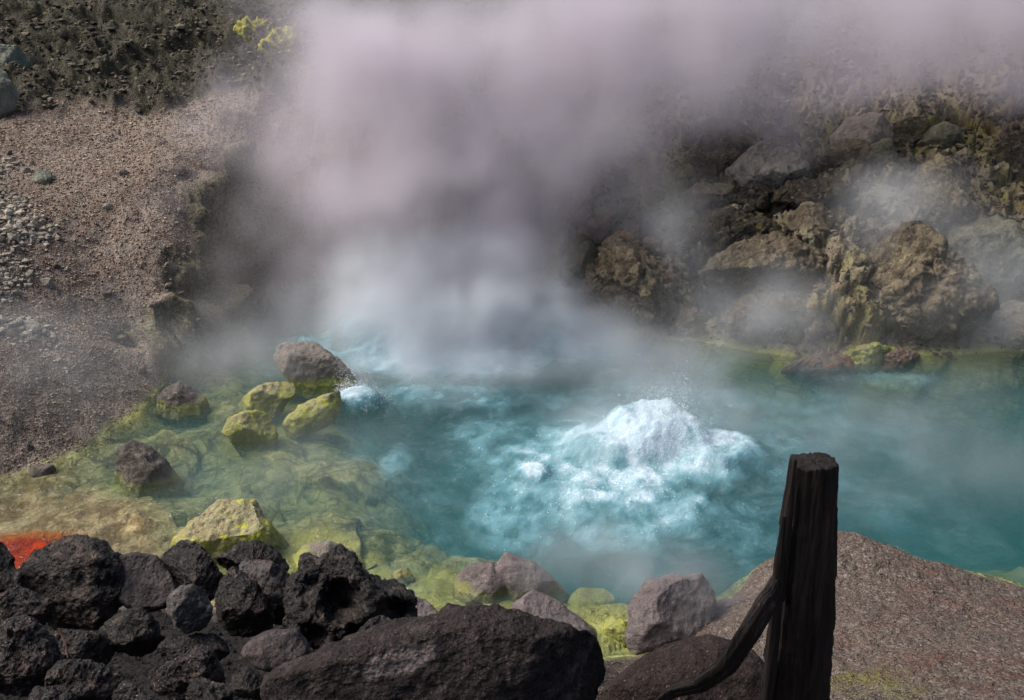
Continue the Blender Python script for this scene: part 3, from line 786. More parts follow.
rock('pointed dark rock with yellow foot in the left shallows', [(112, 470), (118, 450), (134, 442), (150, 452), (162, 461), (172, 480), (150, 493), (116, 490)], 'pooldark', name='pool_rock', cat='rock', group=PR, t=10.75, facets=7)
rock('thin flat stone lying on the shallow shore', [(20, 475), (34, 465), (53, 466), (47, 476), (30, 479)], 'brownstone', name='pool_rock', cat='rock', group=PR, facets=4)
rock('large round pale boulder at the edge of the thick steam', [(277, 358), (283, 345), (300, 342), (316, 345), (336, 359), (351, 375), (348, 388), (324, 393), (294, 388)], 'pool', name='pool_rock', cat='rock', group=PR, t=13.0, facets=3, rough=.6)
rock('flat rock with yellow foot below the round pale boulder', [(238, 402), (252, 390), (270, 384), (291, 381), (293, 395), (268, 413), (245, 412)], 'poolyellow', name='pool_rock', cat='rock', group=PR, t=12.3, facets=5)
rock('bright yellow green rock in the middle of the shallows', [(224, 432), (232, 418), (245, 412), (268, 414), (274, 430), (268, 444), (245, 448)], 'sulphur', name='pool_rock', cat='rock', group=PR, t=11.75, facets=4)
rock('slanting yellow rock beside the white splash', [(288, 420), (300, 406), (320, 398), (340, 391), (345, 402), (330, 420), (300, 430)], 'sulphur', name='pool_rock', cat='rock', group=PR, t=12.0, facets=4)
for lb, px_, mt, t in (('low reddish crust left of the bright green patch on the far shore', [(790, 367), (808, 357), (829, 352), (851, 359), (846, 368), (815, 372)], 'russet', 13.9),
                   ('low reddish crust right of the bright green patch on the far shore', [(876, 360), (890, 351), (900, 349), (919, 355), (905, 365), (885, 367)], 'russet', 13.9),
                   ('bright yellow green mineral mound on the far shore', [(840, 356), (858, 346), (875, 343), (893, 350), (893, 364), (868, 370), (848, 366)], 'sulphur', 14.05)):
    rock(lb, px_, mt, name='mineral_crust', cat='mineral crust', t=t, thick=.6, rough=1.1, lumps=.8, facets=2)

OC = 'rocks of the steaming outcrop'
def oc(label, px, mat, **kw):
    kw.setdefault('push', .12)
    kw['lumps'] = max(min(kw.get('lumps', 0), .55), .25)
    kw['facets'] = kw.get('facets', 8) + 3
    return rock(label, px, mat, name='outcrop_rock', cat='rock', group=OC, **kw)
oc('russet topped boulder on the steam side of the outcrop', [(577, 214), (590, 199), (611, 198), (627, 212), (622, 233), (599, 244), (580, 232)], 'russet', facets=5)
oc('pale boulder fading into steam above the russet one', [(596, 176), (605, 167), (617, 166), (629, 175), (626, 194), (600, 196)], 'outpale')
oc('small bright orange stone at the top of the grooved mass', [(613, 234), (624, 230), (636, 238), (635, 248), (620, 249)], 'orange')
oc('flat grey stone capping the jumble of small rocks', [(651, 221), (661, 209), (680, 208), (698, 221), (684, 228), (663, 228)], 'outgreen')
oc('dark edged stone right of the orange stone', [(635, 236), (648, 222), (657, 228), (654, 243), (639, 245)], 'outdark')
oc('speckled wedge stone under the flat grey stone', [(653, 231), (663, 225), (684, 231), (681, 244), (664, 244)], 'outcrop')
oc('rusty stone above the small orange stone', [(619, 228), (626, 218), (637, 215), (641, 228), (631, 238)], 'russet')
oc('grooved tan rock mass at the waterside end of the outcrop', [(600, 258), (611, 243), (637, 251), (654, 262), (669, 281), (682, 312), (650, 326), (612, 320), (584, 305), (590, 276)], 'outcrop', groove=1.3, facets=3, lumps=.5, level=6, thick=.9)
oc('big smooth pale slab in the middle of the outcrop', [(730, 172), (750, 150), (774, 136), (794, 131), (812, 137), (812, 156), (806, 176), (774, 188), (736, 190)], 'outpale', facets=5, rough=.9, level=6)
oc('broken cliff face left of the smooth pale slab', [(690, 176), (697, 140), (712, 121), (740, 116), (764, 128), (752, 152), (736, 176), (710, 186)], 'outcrop', facets=8, lumps=.7, level=6)
oc('tall pale rock half hidden in steam above the grey block', [(832, 160), (836, 134), (848, 119), (870, 114), (892, 125), (888, 150), (860, 164)], 'outpale', facets=4)
oc('long speckled ridge rock below the hanging steam', [(868, 142), (884, 127), (906, 118), (924, 119), (930, 131), (914, 141), (895, 152), (876, 150)], 'outcrop', facets=5, lumps=.5)
oc('dome shaped rock with a pale green cap', [(916, 148), (926, 131), (942, 123), (955, 129), (964, 146), (952, 160), (920, 160)], 'outgreen', facets=3, rough=.5)
oc('angular grey block leaning at the outcrop top', [(822, 156), (836, 143), (861, 140), (870, 149), (869, 170), (861, 183), (840, 176)], 'outcrop', facets=8)
oc('upright green stained block beside the angular grey one', [(868, 150), (886, 139), (896, 152), (896, 170), (887, 184), (870, 172)], 'outgreen', facets=8)
oc('pale rock stained yellow below the upright block', [(864, 192), (880, 184), (899, 180), (911, 193), (911, 212), (895, 219), (876, 212)], 'yelrock', facets=6)
oc('rounded hollow rock at the photo edge high on the bank', [(998, 150), (1008, 137), (1030, 130), (1055, 150), (1050, 190), (1020, 192), (1003, 175)], 'outdark', facets=3, lumps=.5)
oc('high misty rock above the rounded hollow one', [(1010, 118), (1022, 100), (1050, 95), (1060, 130), (1030, 136), (1014, 134)], 'outdark')
oc('massive knobbly tan boulder rising from the far shore', [(838, 275), (854, 250), (873, 225), (895, 216), (917, 221), (933, 250), (958, 270), (983, 300), (988, 340), (951, 356), (879, 352), (850, 318)], 'outcrop', lumps=.4, groove=.25, facets=11, level=7, thick=.9)
oc('broad crusted ledge left of the massive knobbly boulder', [(700, 272), (718, 254), (742, 245), (776, 235), (810, 250), (820, 268), (800, 286), (750, 296), (708, 288)], 'outcrop', lumps=.9, facets=3, level=6)
oc('block with a flat tan face above the crusted ledge', [(785, 219), (808, 203), (831, 207), (838, 233), (812, 240), (792, 230)], 'outcrop', facets=8)
oc('greenish block between the tan block and crusted ledge', [(800, 240), (816, 229), (823, 248), (812, 259), (802, 254)], 'outgreen')
oc('misty boulder right of the massive knobbly one', [(945, 245), (958, 225), (982, 214), (1010, 224), (1026, 262), (1004, 292), (965, 284)], 'outgreen', facets=4)
oc('pale low rock at the photo edge near the far shore', [(972, 335), (990, 315), (1012, 303), (1045, 308), (1045, 345), (992, 352)], 'outpale', facets=5)
oc('brown cone of crumbly rock wrapped in a puff of steam', [(893, 200), (902, 165), (922, 152), (955, 155), (972, 175), (990, 218), (965, 246), (922, 240)], 'outcrop', lumps=.9, facets=3, level=6)
oc('dark crumbly ridge rock above the tan block', [(770, 200), (790, 182), (820, 178), (850, 186), (862, 205), (835, 212), (800, 210)], 'outdark', lumps=1.2, facets=3, level=6)
oc('low dark rock sheltering under the smooth pale slab', [(735, 198), (745, 186), (765, 182), (778, 192), (768, 208), (745, 210)], 'outdark', lumps=.8)
oc('grey flat rock at the foot of the broken cliff face', [(683, 196), (700, 184), (730, 184), (745, 196), (720, 210), (690, 210)], 'outcrop', lumps=.3)
oc('dark crusty bank between the jumble and the ledge', [(694, 240), (706, 215), (735, 206), (765, 214), (782, 232), (750, 244), (715, 256)], 'outdark', lumps=1.4, facets=2, level=6)
oc('hummock of crust on the base of the outcrop in mist', [(715, 318), (735, 298), (770, 292), (820, 296), (842, 320), (835, 342), (780, 346), (730, 338)], 'outcrop', lumps=.9, facets=2, level=6)
oc('low misty rock at the waterline under the crusted ledge', [(668, 330), (690, 312), (716, 312), (724, 334), (700, 346), (676, 342)], 'outcrop', lumps=.6)
oc('yellow stained hummock by the steam left of the grooved mass', [(562, 262), (574, 242), (592, 236), (604, 250), (598, 276), (578, 288), (564, 280)], 'yelrock', lumps=.9)
oc('yellow green low rock at the edge of the white steam', [(548, 300), (560, 286), (584, 290), (592, 306), (575, 318), (552, 314)], 'yelrock', lumps=.6)

# small rocks wedged all over the outcrop: each one its own object
rg = random.Random(11)
ORD = ['nearest', 'second', 'third', 'fourth', 'fifth', 'sixth', 'seventh', 'eighth', 'ninth', 'tenth', 'eleventh', 'twelfth', 'thirteenth', 'fourteenth', 'fifteenth', 'sixteenth', 'seventeenth', 'eighteenth', 'nineteenth', 'twentieth']
def label_by_anchor(items, anchors):
    groups = {}
    for o, u, v, look in items:
        an = min(anchors, key=lambda a: math.hypot(a[1] - u, (a[2] - v) * 1.2))
        dx, dy = u - an[1], v - an[2]
        side = ('above' if dy < 0 else 'below') if abs(dy) * 1.2 > abs(dx) else ('to the left of' if dx < 0 else 'to the right of')
        groups.setdefault((look, side, an[0]), []).append((math.hypot(dx, dy), o))
    for (look, side, an), l in groups.items():
        l.sort(key=lambda q: q[0])
        for i, (_, o) in enumerate(l):
            o['label'] = ('%s %s %s' % (look, side, an)) if len(l) == 1 else ('%s %s %s %s' % (ORD[min(i, 19)], look, side, an))
OC_ITEMS = []
OC_ANCHORS = [('the orange stone', 624, 240), ('the grooved tan mass', 635, 285), ('the flat grey cap stone', 680, 217), ('the smooth pale slab', 772, 158), ('the broken cliff face', 725, 148), ('the massive knobbly boulder', 915, 285), ('the crusted ledge', 760, 265),
              ('the angular grey block', 846, 160), ('the pale green capped dome rock', 942, 140), ('the yellow stained pale rock', 890, 198), ('the tan block', 812, 220), ('the dark crumbly ridge', 815, 195), ('the misty boulder', 985, 255), ('the rounded hollow rock', 1015, 160),
              ('the russet topped boulder', 600, 220), ('the misty hummock', 780, 320), ('the pale low shore rock', 1010, 325), ('the brown cone of rock', 935, 200)]
def pool_mesh(i, mat):
    px = [(100 + (16 + 6 * math.sin(i * 2.1 + k * 1.7)) * math.cos(k * .5712), 100 + (12 + 4 * math.cos(i + k * 2.3)) * math.sin(k * .5712)) for k in range(11)]
    me, c, s = rock_mesh('outcrop_stone', px, 10.0, mat, 900 + i, level=4, facets=9, lumps=.3 if i % 2 else 0)
    return me
small = [(pool_mesh(i, mt), lb) for i, (mt, lb) in enumerate([
    ('outcrop', 'small tan stone wedged among the outcrop rocks'), ('outdark', 'small dark stone wedged among the outcrop rocks'), ('outgreen', 'small greenish stone wedged among the outcrop rocks'),
    ('outdark', 'small dark stone wedged among the outcrop rocks'), ('outcrop', 'small tan stone wedged among the outcrop rocks'), ('yelrock', 'small yellow stained stone on the outcrop'), ('russet', 'small russet stone on the outcrop')])]
regions = [(650, 700, 236, 312, 34, .30, 13), (690, 850, 178, 262, 40, .26, 10), (820, 930, 150, 245, 18, .3, 11), (560, 650, 190, 300, 12, .35, 10), (920, 1024, 130, 330, 18, .4, 13), (690, 860, 90, 140, 8, .45, 10), (700, 860, 262, 340, 10, .35, 12)]
for (u0, u1, v0, v1, n, smin, smax) in regions:
    for i in range(n):
        u, v = rg.uniform(u0, u1), rg.uniform(v0, v1)
        t = hit(u, v)
        k = rg.choice([0, 1, 1, 2, 3, 4, 0, 5, 6] if u < 700 else [0, 1, 2, 3, 3, 1, 4])
        me, lb = small[k]
        o = link('outcrop_stone', me, loc=CAM + ray(u, v) * (t - .05))
        s_ = rg.uniform(smin, 1.0) ** 1.6 * smax / 13.0 * 1.15
        o.scale = (s_ * rg.uniform(.8, 1.3), s_ * rg.uniform(.8, 1.2), s_ * rg.uniform(.7, 1.1))
        o.rotation_euler = (rg.uniform(0, 6), rg.uniform(0, 6), rg.uniform(0, 6))
        tag(o, lb, 'stone', 'small loose stones wedged in the outcrop')
        OC_ITEMS.append((o, u, v, {0: 'tan stone', 1: 'dark stone', 2: 'greenish stone', 3: 'dark stone', 4: 'tan stone', 5: 'yellow stained stone', 6: 'russet stone'}[k]))

label_by_anchor(OC_ITEMS, OC_ANCHORS)
# left slope: ledges and loose stones
LG = 'grey green ledge rocks on the slope top'
rock('grey green ledge rock with a rounded top at the upper left', [(-25, 52), (0, 45), (17, 46), (25, 55), (39, 66), (17, 76), (-20, 82)], 'greenrock', name='ledge_rock', cat='rock', group=LG, facets=9, push=-.35)
rock('lower grey green ledge rock cut by the photo edge', [(-28, 76), (0, 70), (9, 82), (16, 92), (11, 106), (0, 118), (-25, 120)], 'greenrock', name='ledge_rock', cat='rock', group=LG, facets=9, push=-.35)
for lb, cxy, w_, h_, mt in (('dark tilted stone standing on the pale scree', (43, 177), 10, 9, 'greenrock'), ('lone brown stone high on the gravel slope', (147, 103), 7, 5, 'brownstone'), ('dark brown stone in the middle of the gravel slope', (179, 170), 8, 5, 'brownstone'),
                            ('brown stone near the top ledge of gravel', (163, 143), 5, 4, 'brownstone'), ('broad pale stone low on the left slope', (30, 327), 12, 8, 'palestone'), ('pale stone beside the dark tilted one', (25, 171), 6, 4, 'palestone'), ('flat pale stone in the slope centre', (121, 174), 8, 6, 'brownstone'),
                            ('rounded brown stone below the slope centre', (107, 207), 5, 4, 'palestone'), ('pale triangular stone above the mist', (46, 283), 7, 6, 'palestone'), ('pinkish stone low on the slope by the mist', (105, 292), 7, 6, 'brownstone'), ('wedge stone at the crumbling slope edge', (168, 268), 9, 7, 'brownstone'),
                            ('small stone near the slope foot', (53, 383), 5, 4, 'brownstone'), ('stone on the dark band above the gravel', (162, 14), 6, 4, 'greenrock'), ('pale stone under the ledge rocks', (55, 62), 8, 4, 'palestone')):
    rgx = random.Random(lb)
    rock(lb, [(cxy[0] + w_ * rgx.uniform(.75, 1.1) * math.cos(a_ * .785), cxy[1] + h_ * rgx.uniform(.75, 1.1) * math.sin(a_ * .785)) for a_ in range(8)], mt, name='loose_stone', cat='stone', group='single stones on the gravel slope', level=4, facets=7)
sc = []
for i, mt in enumerate(('palestone', 'palestone', 'brownstone', 'palestone', 'brownstone')):
    px = [(100 + (10 + 4 * math.sin(i * 3.1 + k * 1.9)) * math.cos(k * .785), 100 + (6 + 2 * math.cos(i + k * 2.9)) * math.sin(k * .785)) for k in range(8)]
    sc.append(rock_mesh('scree_stone', px, 10.0, mt, 700 + i, level=3, facets=10)[0])
SL_ITEMS = []
for i in range(110):
    if i < 65: u, v = abs(rg.gauss(0, 32)), rg.uniform(150, 300)
    else: u, v = rg.uniform(0, 180), rg.uniform(80, 450)
    t = hit(u, v)
    if (CAM + ray(u, v) * t)[2] < .05: continue
    k = rg.randrange(5)
    o = link('scree_stone', sc[k], loc=CAM + ray(u, v) * (t - .02))
    s_ = rg.uniform(.25, .75)
    o.scale = (s_ * rg.uniform(.8, 1.3), s_, s_ * rg.uniform(.6, 1))
    o.rotation_euler = (rg.uniform(0, 6), rg.uniform(0, 6), rg.uniform(0, 6))
    pale = k in (0, 1, 3)
    tag(o, 'pale angular scree stone lying on the left slope' if pale else 'brown angular scree stone lying on the left slope', 'stone', 'scree stones on the gravel slope')
    SL_ITEMS.append((o, u, v, 'pale scree stone' if pale else 'brown scree stone'))
label_by_anchor(SL_ITEMS, [('the dark tilted stone', 43, 177), ('the lone high brown stone', 147, 103), ('the mid slope dark stone', 179, 170), ('the broad low pale stone', 30, 327), ('the pale triangular stone', 46, 283), ('the wedge stone', 168, 268), ('the slope foot stone', 53, 383), ('the ledge rocks', 30, 85), ('the rounded mid slope stone', 107, 207), ('the low pinkish stone', 105, 292)])
PB_ITEMS = []
for i in range(26):
    u, v = rg.uniform(640, 1020), rg.uniform(560, 698)
    t = hit(u, v)
    P = CAM + ray(u, v) * t
    if P[2] < .12: continue
    o = link('bank_pebble', sc[rg.choice((2, 4, 0))], loc=P)
    s_ = rg.uniform(.10, .3)
    o.scale = (s_, s_, s_ * .7); o.rotation_euler = (rg.uniform(0, 6), rg.uniform(0, 6), rg.uniform(0, 6))
    tag(o, 'small loose pebble on the gravel bank behind the post', 'pebble', 'pebbles on the near gravel bank')
    PB_ITEMS.append((o, u, v, 'small loose pebble'))

label_by_anchor(PB_ITEMS, [('the wooden post', 800, 600), ('the tall mauve boulder', 668, 615), ('the mossy olive patch', 920, 655), ('the crest of the gravel bank', 850, 545), ('the lower corner of the gravel bank', 1015, 690)])
# gravel: uncountable small stones on the slopes
def gravel(name, sel, n, smin, smax, mat, label, seed):
    rg_ = np.random.default_rng(seed)
    ids = np.nonzero(sel)[0]
    ids = rg_.choice(ids, n)
    V, F = ico(1)
    F = F
    S = smin * (smax / smin) ** (rg_.random(n) ** 2.2)
    S = S * np.clip(GM['r'][ids] / 11, .5, 2.0)
    J = 1 + .28 * rg_.normal(size=(n, len(V), 1))
    A = V[None] * J
    A *= rg_.uniform(.6, 1.25, (n, 1, 3))
    ang = rg_.uniform(0, 6.28, n); ca, sa = np.cos(ang), np.sin(ang)
    X = A[:, :, 0] * ca[:, None] - A[:, :, 1] * sa[:, None]; Y = A[:, :, 0] * sa[:, None] + A[:, :, 1] * ca[:, None]
    A = np.stack([X, Y, A[:, :, 2] * .75], 2) * S[:, None, None]
    jt = rg_.normal(size=(n, 3)) * np.array([.035, .035, 0]) * (GM['r'][ids] / 10)[:, None]
    Nn_ = GM['N'][ids]
    jt[:, 2] = -(Nn_[:, 0] * jt[:, 0] + Nn_[:, 1] * jt[:, 1]) / np.maximum(Nn_[:, 2], .3)
    C = GV[ids] + jt + Nn_ * S[:, None] * .2
    A = A + C[:, None]
    FF = (F[None] + (np.arange(n) * len(V))[:, None, None]).reshape(-1, 3)
    tone = np.repeat(rg_.random(n), len(V))
    me = mesh_from(name, A.reshape(-1, 3), FF, mat, False, dict(tone=tone))
    o = link(name, me)
    tag(o, label, 'gravel', kind='stuff')
def gravel_mat(name, cols):
    m, t, out = newmat(name)
    r_ = t.n('ShaderNodeValToRGB'); t.set(r_, '0', t.attr('tone'))
    cr = r_.color_ramp
    cr.interpolation = 'CONSTANT'
    while len(cr.elements) < len(cols): cr.elements.new(.5)
    for i, c in enumerate(cols):
        cr.elements[i].position = i / len(cols); cr.elements[i].color = c + (1,)
    bs = t.n('ShaderNodeBsdfPrincipled'); P = geo_pos(t)
    t.set(bs, 'Base Color', t.mix(t.mr(t.noise(P, 60, 3), .3, .7, .7, 1.15), (0, 0, 0), r_.outputs[0])); t.set(bs, 'Roughness', .9); t.set(bs, 'Specular IOR Level', .2)
    t.t.links.new(bs.outputs[0], out.inputs[0])
    return m
_g = [(.235, .185, .15), (.29, .24, .195), (.19, .148, .12), (.35, .31, .255), (.24, .175, .14), (.31, .25, .20), (.15, .12, .10), (.40, .36, .30), (.26, .22, .18)]
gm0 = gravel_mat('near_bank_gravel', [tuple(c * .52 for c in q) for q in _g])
gm1 = gravel_mat('mixed_slope_gravel', [(r * 1.06, g * .99, b * .92) for r, g, b in _g])
gm2 = gravel_mat('dark_crumbs', [(.05, .042, .033), (.08, .066, .05), (.12, .10, .075), (.04, .033, .028), (.10, .085, .055), (.16, .135, .10)])
gm3 = gravel_mat('pale_scree_chips', [(.27, .24, .195), (.33, .30, .245), (.22, .185, .15), (.38, .35, .29)])
X_, Y_, Z_ = GV[:, 0], GV[:, 1], GV[:, 2]
inview = (np.abs(GM['az']) < 31) & (GM['base'] > .03)
gravel('gravel', inview & (X_ < -1.5) & (Y_ > 8) & (GM['moss'] < .55) & (GM['r'] < 24), 60000, .003, .016, gm1, 'brown gravel covering the left slope', 1)
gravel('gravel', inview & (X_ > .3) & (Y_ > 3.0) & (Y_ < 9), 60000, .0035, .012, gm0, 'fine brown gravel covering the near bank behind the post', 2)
gravel('rubble', inview & (X_ > -2) & (Y_ > 11.5) & (Y_ < 24), 22000, .008, .045, gm2, 'crumbled dark rubble between the outcrop rocks', 3)
gravel('scree', inview & (X_ < -5.7 - (Y_ - 12.5) * .45) & (Y_ > 11.0) & (Y_ < 15.0) & (fbm(GV * 1.5, 4, 4) * 1.3 > (X_ + 6.4 + (Y_ - 12.5) * .45) * .8), 3000, .008, .050, gm3, 'pale chips of scree spilling down the left edge', 4)
gravel('rubble', inview & (X_ < 3) & (GM['moss'] > .5) & (Y_ > 12) & (Y_ < 30), 14000, .010, .04, gm2, 'dark lumpy soil and moss above the slope', 6)
gravel('gravel', inview & (X_ < .6) & (Y_ > 3.0) & (Y_ < 7), 4000, .01, .05, gravel_mat('gap_shade_grit', [(.015, .013, .012), (.03, .025, .023), (.02, .018, .017)]), 'grit darkened for painted shade between the piled boulders', 8)  # grit coloured almost black to paint shade into the gaps of the pile

# yellow moss on the corner of the cliff top
def moss_mat():
    m, t, out = newmat('yellow_moss')
    P = geo_pos(t)
    bs = t.n('ShaderNodeBsdfPrincipled')
    t.set(bs, 'Base Color', t.mix(t.mr(t.noise(P, 6, 5, .7), .36, .5), (.07, .07, .03), (.36, .34, .04))); t.set(bs, 'Roughness', 1.0)
    t.set(bs, 'Normal', t.bump(t.noise(P, 30, 5, .7), 1.0, .05))
    t.t.links.new(bs.outputs[0], out.inputs[0])
    return m
M['moss'] = moss_mat()
for lb, px_ in (('bright yellow moss clump at the cliff corner beside the steam', [(262, 52), (272, 36), (294, 31), (308, 44), (305, 60), (280, 66)]), ('long yellow mossy hummock left of the cliff corner', [(228, 36), (244, 22), (268, 24), (284, 38), (266, 50), (238, 48)])):
    rock(lb, px_, 'moss', name='moss_clump', cat='moss', lumps=1.6, facets=0, rough=1.2, level=5)

# ------------------------------------------------------------------ the post and the broken branch
def wood_material():
    m, t, out = newmat('backlit_dark_wood')
    P = objc(t)
    mp = t.n('ShaderNodeMapping'); t.set(mp, 'Vector', P); t.set(mp, 'Scale', (1, 1, .07))
    g = t.noise(mp.outputs[0], 60, 5, .65)
    g2 = t.noise(mp.outputs[0], 16, 4, .6)
    col = t.mix(t.mr(g, .35, .7), (.003, .0025, .0025), (.015, .009, .0075))  # near-black base puts the post's backlit shade into the wood colour
    col = t.mix(t.mr(g2, .6, .75), col, (.06, .035, .028))
    b = t.bump(g, .9, .01); b = t.bump(g2, .8, .025, b)
    bs = t.n('ShaderNodeBsdfPrincipled')
    t.set(bs, 'Base Color', col); t.set(bs, 'Roughness', .75); t.set(bs, 'Normal', b); t.set(bs, 'Specular IOR Level', .3)
    t.t.links.new(bs.outputs[0], out.inputs[0])
    return m
WM = wood_material()
def sweep(name, path, rad, flat, seed, mat, ns=72, nz=220, square=.55, gro=.10, ax=(0, 1, 0), origin=None, tip=None):
    """solid rough timber: a squarish section swept along a path of 3-D points"""
    path = np.array(path); s = np.linspace(0, 1, len(path)); q = np.linspace(0, 1, nz)
    C = np.stack([np.interp(q, s, path[:, k]) for k in range(3)], 1)
    for _ in range(6): C[1:-1] = (C[:-2] + C[1:-1] * 2 + C[2:]) / 4
    rr = np.interp(q, np.linspace(0, 1, len(rad)), rad)
    T = np.gradient(C, axis=0); T /= np.linalg.norm(T, axis=1, keepdims=True)
    ax = np.array(ax, float)
    S = np.cross(T, ax); S /= np.linalg.norm(S, axis=1, keepdims=True)
    B = np.cross(S, T)
    a = np.linspace(0, 2 * math.pi, ns, endpoint=False)
    ca, sa = np.cos(a), np.sin(a)
    k = (np.abs(ca) ** (2 / square) + np.abs(sa) ** (2 / square)) ** (-square / 2)
    ln = np.concatenate([[0], np.cumsum(np.linalg.norm(np.diff(C, axis=0), axis=1))])
    AA, LL = np.meshgrid(a, ln); 
    Pn = np.stack([np.cos(AA).ravel() * 5, np.sin(AA).ravel() * 5, LL.ravel() * 1.6], 1)
    g = fbm(Pn, 5, seed, .6, ridge=True) * gro + fbm(np.stack([np.cos(AA).ravel() * 1.3, np.sin(AA).ravel() * 1.3, LL.ravel() * 4], 1), 4, seed + 4) * gro * .8
    steps = np.round(fbm(np.stack([np.cos(AA).ravel() * 1.8, np.sin(AA).ravel() * 1.8, LL.ravel() * 2.2], 1), 2, seed + 9) * 4) / 4 * gro * .9
    m = (1 + g + steps).reshape(nz, ns) * k[None]
    V = C[:, None, :] + (S[:, None, :] * (ca * 1.0)[None, :, None] + B[:, None, :] * (sa * flat)[None, :, None]) * (m * rr[:, None])[:, :, None]
    if tip is not None:
        V[-1] = V[-1]; 
        jag = fbm(np.stack([ca * 2.2, sa * 2.2, 0 * ca + 3], 1), 4, seed + 2, .6)
        wt = sstep(.9, 1.0, q)[:, None] 
        V += T[:, None, :] * (jag[None] * wt * tip)[:, :, None]
    V = V.reshape(-1, 3)
    idx = np.arange(nz * ns).reshape(nz, ns)
    nx = np.roll(idx, -1, 1)
    F = np.stack([idx[:-1].ravel(), nx[:-1].ravel(), nx[1:].ravel(), idx[1:].ravel()], 1)
    rings = []
    base = len(V); extra = []
    def cap(ring, cpt, flip):
        nonlocal base
        out = []; prev = ring
        for f in (.75, .5, .25, .04):
            cur = np.arange(base, base + ns); base += ns
            pt = V[ring] * f + cpt * (1 - f)
            pt = pt + (T[-1] if not flip else T[0]) * (fbm(np.stack([pt[:, 0] * 40, pt[:, 1] * 40, pt[:, 2] * 40], 1), 3, seed) * .008)[:, None]
            extra.append(pt)
            qd = np.stack([prev, np.roll(prev, -1), np.roll(cur, -1), cur], 1)
            out.append(qd[:, ::-1] if flip else qd); prev = cur
        return out
    FF = [F] + cap(idx[-1], V[idx[-1]].mean(0), False) + cap(idx[0], V[idx[0]].mean(0), True)
    V = np.concatenate([V] + extra)
    og = np.array(origin if origin is not None else C[0])
    me = mesh_from(name, V - og, np.concatenate(FF), mat, True)
    return link(name, me, loc=og)
TP = 3.3
def pl(u, v, t=TP): return at_t(u, v, t)
pb = pl(795, 700); pt_ = pl(812, 461)
top = np.array([pt_[0], 2.84, 0]); 
# vertical axis through the post
def on_plane(u, v, yv=2.84):
    d = ray(u, v); return CAM + d * (yv / d[1])
pc_top, pc_mid, pc_bot = on_plane(813, 461), on_plane(803, 580), on_plane(795, 700)
ground_z = float(height([pc_bot[0]], [2.84])[0])
k = (pc_bot - pc_mid) / (pc_mid[2] - pc_bot[2])
foot = pc_bot + k * (pc_bot[2] - ground_z + .15)
pxm = lambda P: (P[1] * cp - (P[2] - 6) * sp) / FPX
post = sweep('post', [foot, pc_bot, pc_mid, pc_top], [30 * pxm(pc_bot), 29 * pxm(pc_bot), 24 * pxm(pc_mid), 19.5 * pxm(pc_top)], .8, 3, WM, square=.42, gro=.17, tip=.012)
tag(post, 'wooden post darkened for backlit shade standing upright on the near bank', 'post')
# thin split slivers of the post
s1 = sweep('splinter', [on_plane(781, 600, 2.78), on_plane(785, 540, 2.78), on_plane(790, 500, 2.79), on_plane(795, 460, 2.8)], [.010, .016, .011, .006], .8, 12, WM, ns=24, nz=120, gro=.2, tip=.01)
s2 = sweep('splinter', [on_plane(768, 700, 2.76), on_plane(773, 650, 2.76), on_plane(779, 560, 2.77), on_plane(784, 515, 2.78)], [.016, .018, .014, .006], .8, 14, WM, ns=24, nz=120, gro=.2, tip=.01)
for s_ in (s1, s2):
    s_.location = s_.location - post.location
    s_.parent = post
    for kx in ('label', 'category'): 
        if kx in s_: del s_[kx]
branch = sweep('branch', [pl(795, 553, 3.52), pl(782, 574, 3.46), pl(768, 600, 3.38), pl(750, 631, 3.4), pl(726, 666, 3.5), pl(700, 685, 3.6), pl(672, 692, 3.68), pl(650, 708, 3.72)], [.020, .026, .031, .035, .034, .030, .024, .010], .5, 22, WM, ns=56, nz=240, square=.6, gro=.28)
tag(branch, 'dark splintered branch leaning against the wooden post', 'branch')

# dry grass blade between the boulders
bl = sweep('grass_blade', [pl(68, 658, 3.9), pl(66, 645, 3.88), pl(61, 634, 3.87), pl(58, 628, 3.86)], [.004, .004, .003, .001], .3, 30, plain('dry_reed', (.28, .13, .08), .7), ns=8, nz=30, gro=.02)
tag(bl, 'thin dry reddish grass blade between the dark boulders', 'grass blade')

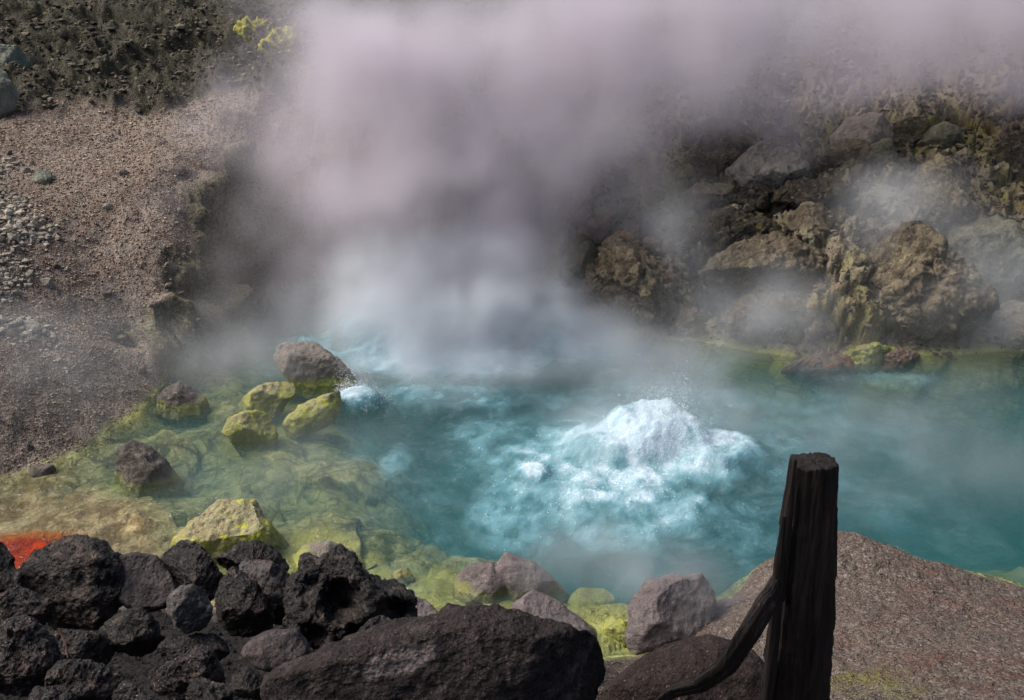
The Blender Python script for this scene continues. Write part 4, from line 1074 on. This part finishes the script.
# ------------------------------------------------------------------ STEAM: scattering vapour only, no surface
def steam(name, label, blobs, box, res, mat, nscale=.7, lo=.32, hi=.68, seed=0.0, warp=.9, floor=.12):
    ng = bpy.data.node_groups.new(name + '_vapour', 'GeometryNodeTree')
    ng.interface.new_socket('Geometry', in_out='OUTPUT', socket_type='NodeSocketGeometry')
    t = NT(ng)
    pos = t.n('GeometryNodeInputPosition').outputs[0]
    wn_ = t.n('ShaderNodeTexNoise'); t.set(wn_, 'Vector', pos); t.set(wn_, 'Scale', .55); t.set(wn_, 'Detail', 3.0)
    v1 = t.n('ShaderNodeVectorMath', operation='SUBTRACT'); t.set(v1, '0', wn_.outputs['Color']); t.set(v1, '1', (.5, .5, .5))
    v2 = t.n('ShaderNodeVectorMath', operation='SCALE'); t.set(v2, '0', v1.outputs[0]); t.set(v2, 'Scale', warp * 2.2)
    v3 = t.n('ShaderNodeVectorMath', operation='ADD'); t.set(v3, '0', pos); t.set(v3, '1', v2.outputs[0])
    wp = v3.outputs[0]
    tot = None
    for (cx, cy_, cz, rx, ry, rz, a) in blobs:
        s = t.n('ShaderNodeVectorMath', operation='SUBTRACT'); t.set(s, '0', wp); t.set(s, '1', (cx, cy_, cz))
        d = t.n('ShaderNodeVectorMath', operation='DIVIDE'); t.set(d, '0', s.outputs[0]); t.set(d, '1', (rx, ry, rz))
        l = t.n('ShaderNodeVectorMath', operation='LENGTH'); t.set(l, '0', d.outputs[0])
        b = t.mr(l.outputs['Value'], 0.0, 1.0, a, 0.0)
        tot = b if tot is None else t.math('ADD', tot, b)
    off = t.n('ShaderNodeVectorMath', operation='ADD'); t.set(off, '0', pos); t.set(off, '1', (seed, seed * 2, 0))
    mp = t.n('ShaderNodeVectorMath', operation='MULTIPLY'); t.set(mp, '0', off.outputs[0]); t.set(mp, '1', (1, 1, .8))
    nz = t.noise(mp.outputs[0], nscale, 5, .58, .5)
    k = t.mr(nz, lo, hi, floor, 1.6)
    den = t.math('MULTIPLY', tot, k)
    vc = t.n('GeometryNodeVolumeCube')
    t.set(vc, 'Density', den); t.set(vc, 'Min', box[0]); t.set(vc, 'Max', box[1])
    for a_, r_ in zip('XYZ', res): t.set(vc, 'Resolution_' + a_, r_)
    sm = t.n('GeometryNodeSetMaterial'); t.set(sm, 'Geometry', vc.outputs[0]); t.set(sm, 'Material', mat)
    go = t.n('NodeGroupOutput'); t.t.links.new(sm.outputs[0], go.inputs[0])
    me = bpy.data.meshes.new(name)
    me.materials.append(mat)
    o = link(name, me)
    md = o.modifiers.new('vapour', 'NODES'); md.node_group = ng
    tag(o, label, 'steam', kind='stuff')
    return o
plume = [(-1.1, 13.8, 1.4, 2.3, 1.3, 1.5, .6), (-3.3, 14.4, 2.4, 1.9, 1.5, 2.0, .4), (-1.1, 14.1, 1.6, 2.8, 1.5, 1.7, .9), (-1.4, 14.5, 2.5, 2.8, 1.8, 1.9, .8), (-1.6, 15.2, 3.4, 3.0, 2.4, 1.8, .8), (.4, 15.8, 3.8, 3.6, 2.6, 1.8, .8), (2.8, 16.6, 4.0, 3.8, 2.6, 1.7, .85), (5.5, 17.0, 4.1, 4.0, 2.6, 1.7, .8),
         (8.4, 17.0, 4.2, 3.5, 2.6, 1.7, .75), (-2.4, 15.5, 4.1, 2.4, 2.2, 1.4, .4), (-3.3, 14.0, 1.0, 1.9, 1.8, 1.8, .45), (1.1, 15.0, 2.5, 2.9, 1.7, 2.1, .95), (3.2, 15.8, 3.0, 3.0, 1.5, 1.6, .6)]
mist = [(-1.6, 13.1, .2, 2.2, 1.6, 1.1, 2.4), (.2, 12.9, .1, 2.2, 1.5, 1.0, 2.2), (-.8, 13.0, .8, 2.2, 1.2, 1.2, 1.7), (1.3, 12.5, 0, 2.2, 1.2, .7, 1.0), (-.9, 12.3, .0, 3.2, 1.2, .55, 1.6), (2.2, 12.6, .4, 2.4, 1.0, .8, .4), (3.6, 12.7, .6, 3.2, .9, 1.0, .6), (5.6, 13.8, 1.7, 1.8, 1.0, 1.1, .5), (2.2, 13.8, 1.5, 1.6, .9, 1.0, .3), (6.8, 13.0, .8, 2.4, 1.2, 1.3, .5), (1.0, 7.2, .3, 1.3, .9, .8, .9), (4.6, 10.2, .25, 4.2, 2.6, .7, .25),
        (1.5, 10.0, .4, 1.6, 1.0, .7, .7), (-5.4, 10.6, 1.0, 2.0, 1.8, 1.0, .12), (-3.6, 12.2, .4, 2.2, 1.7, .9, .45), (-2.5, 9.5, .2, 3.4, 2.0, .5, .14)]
steam('steam', 'thick lavender grey steam billowing over the far shore', plume, ((-7, 10.5, -.3), (13, 21, 6.6)), (180, 100, 64), steam_material('dimmed_steam', (.83, .795, .845), 1.0), nscale=.8, lo=.36, hi=.64, warp=1.7, floor=.28)  # vapour colour dimmed to paint the upper steam duller than the lit mist
steam('mist', 'low bluish white mist drifting over the water', mist, ((-8, 6, -.1), (9.5, 15.5, 3.0)), (200, 110, 36), steam_material('water_lit_mist', (.92, .96, 1.0), 1.2), nscale=1.0, seed=5.0, warp=.9, floor=.15)  # same vapour tinted paler and bluer, painting light thrown up by the water
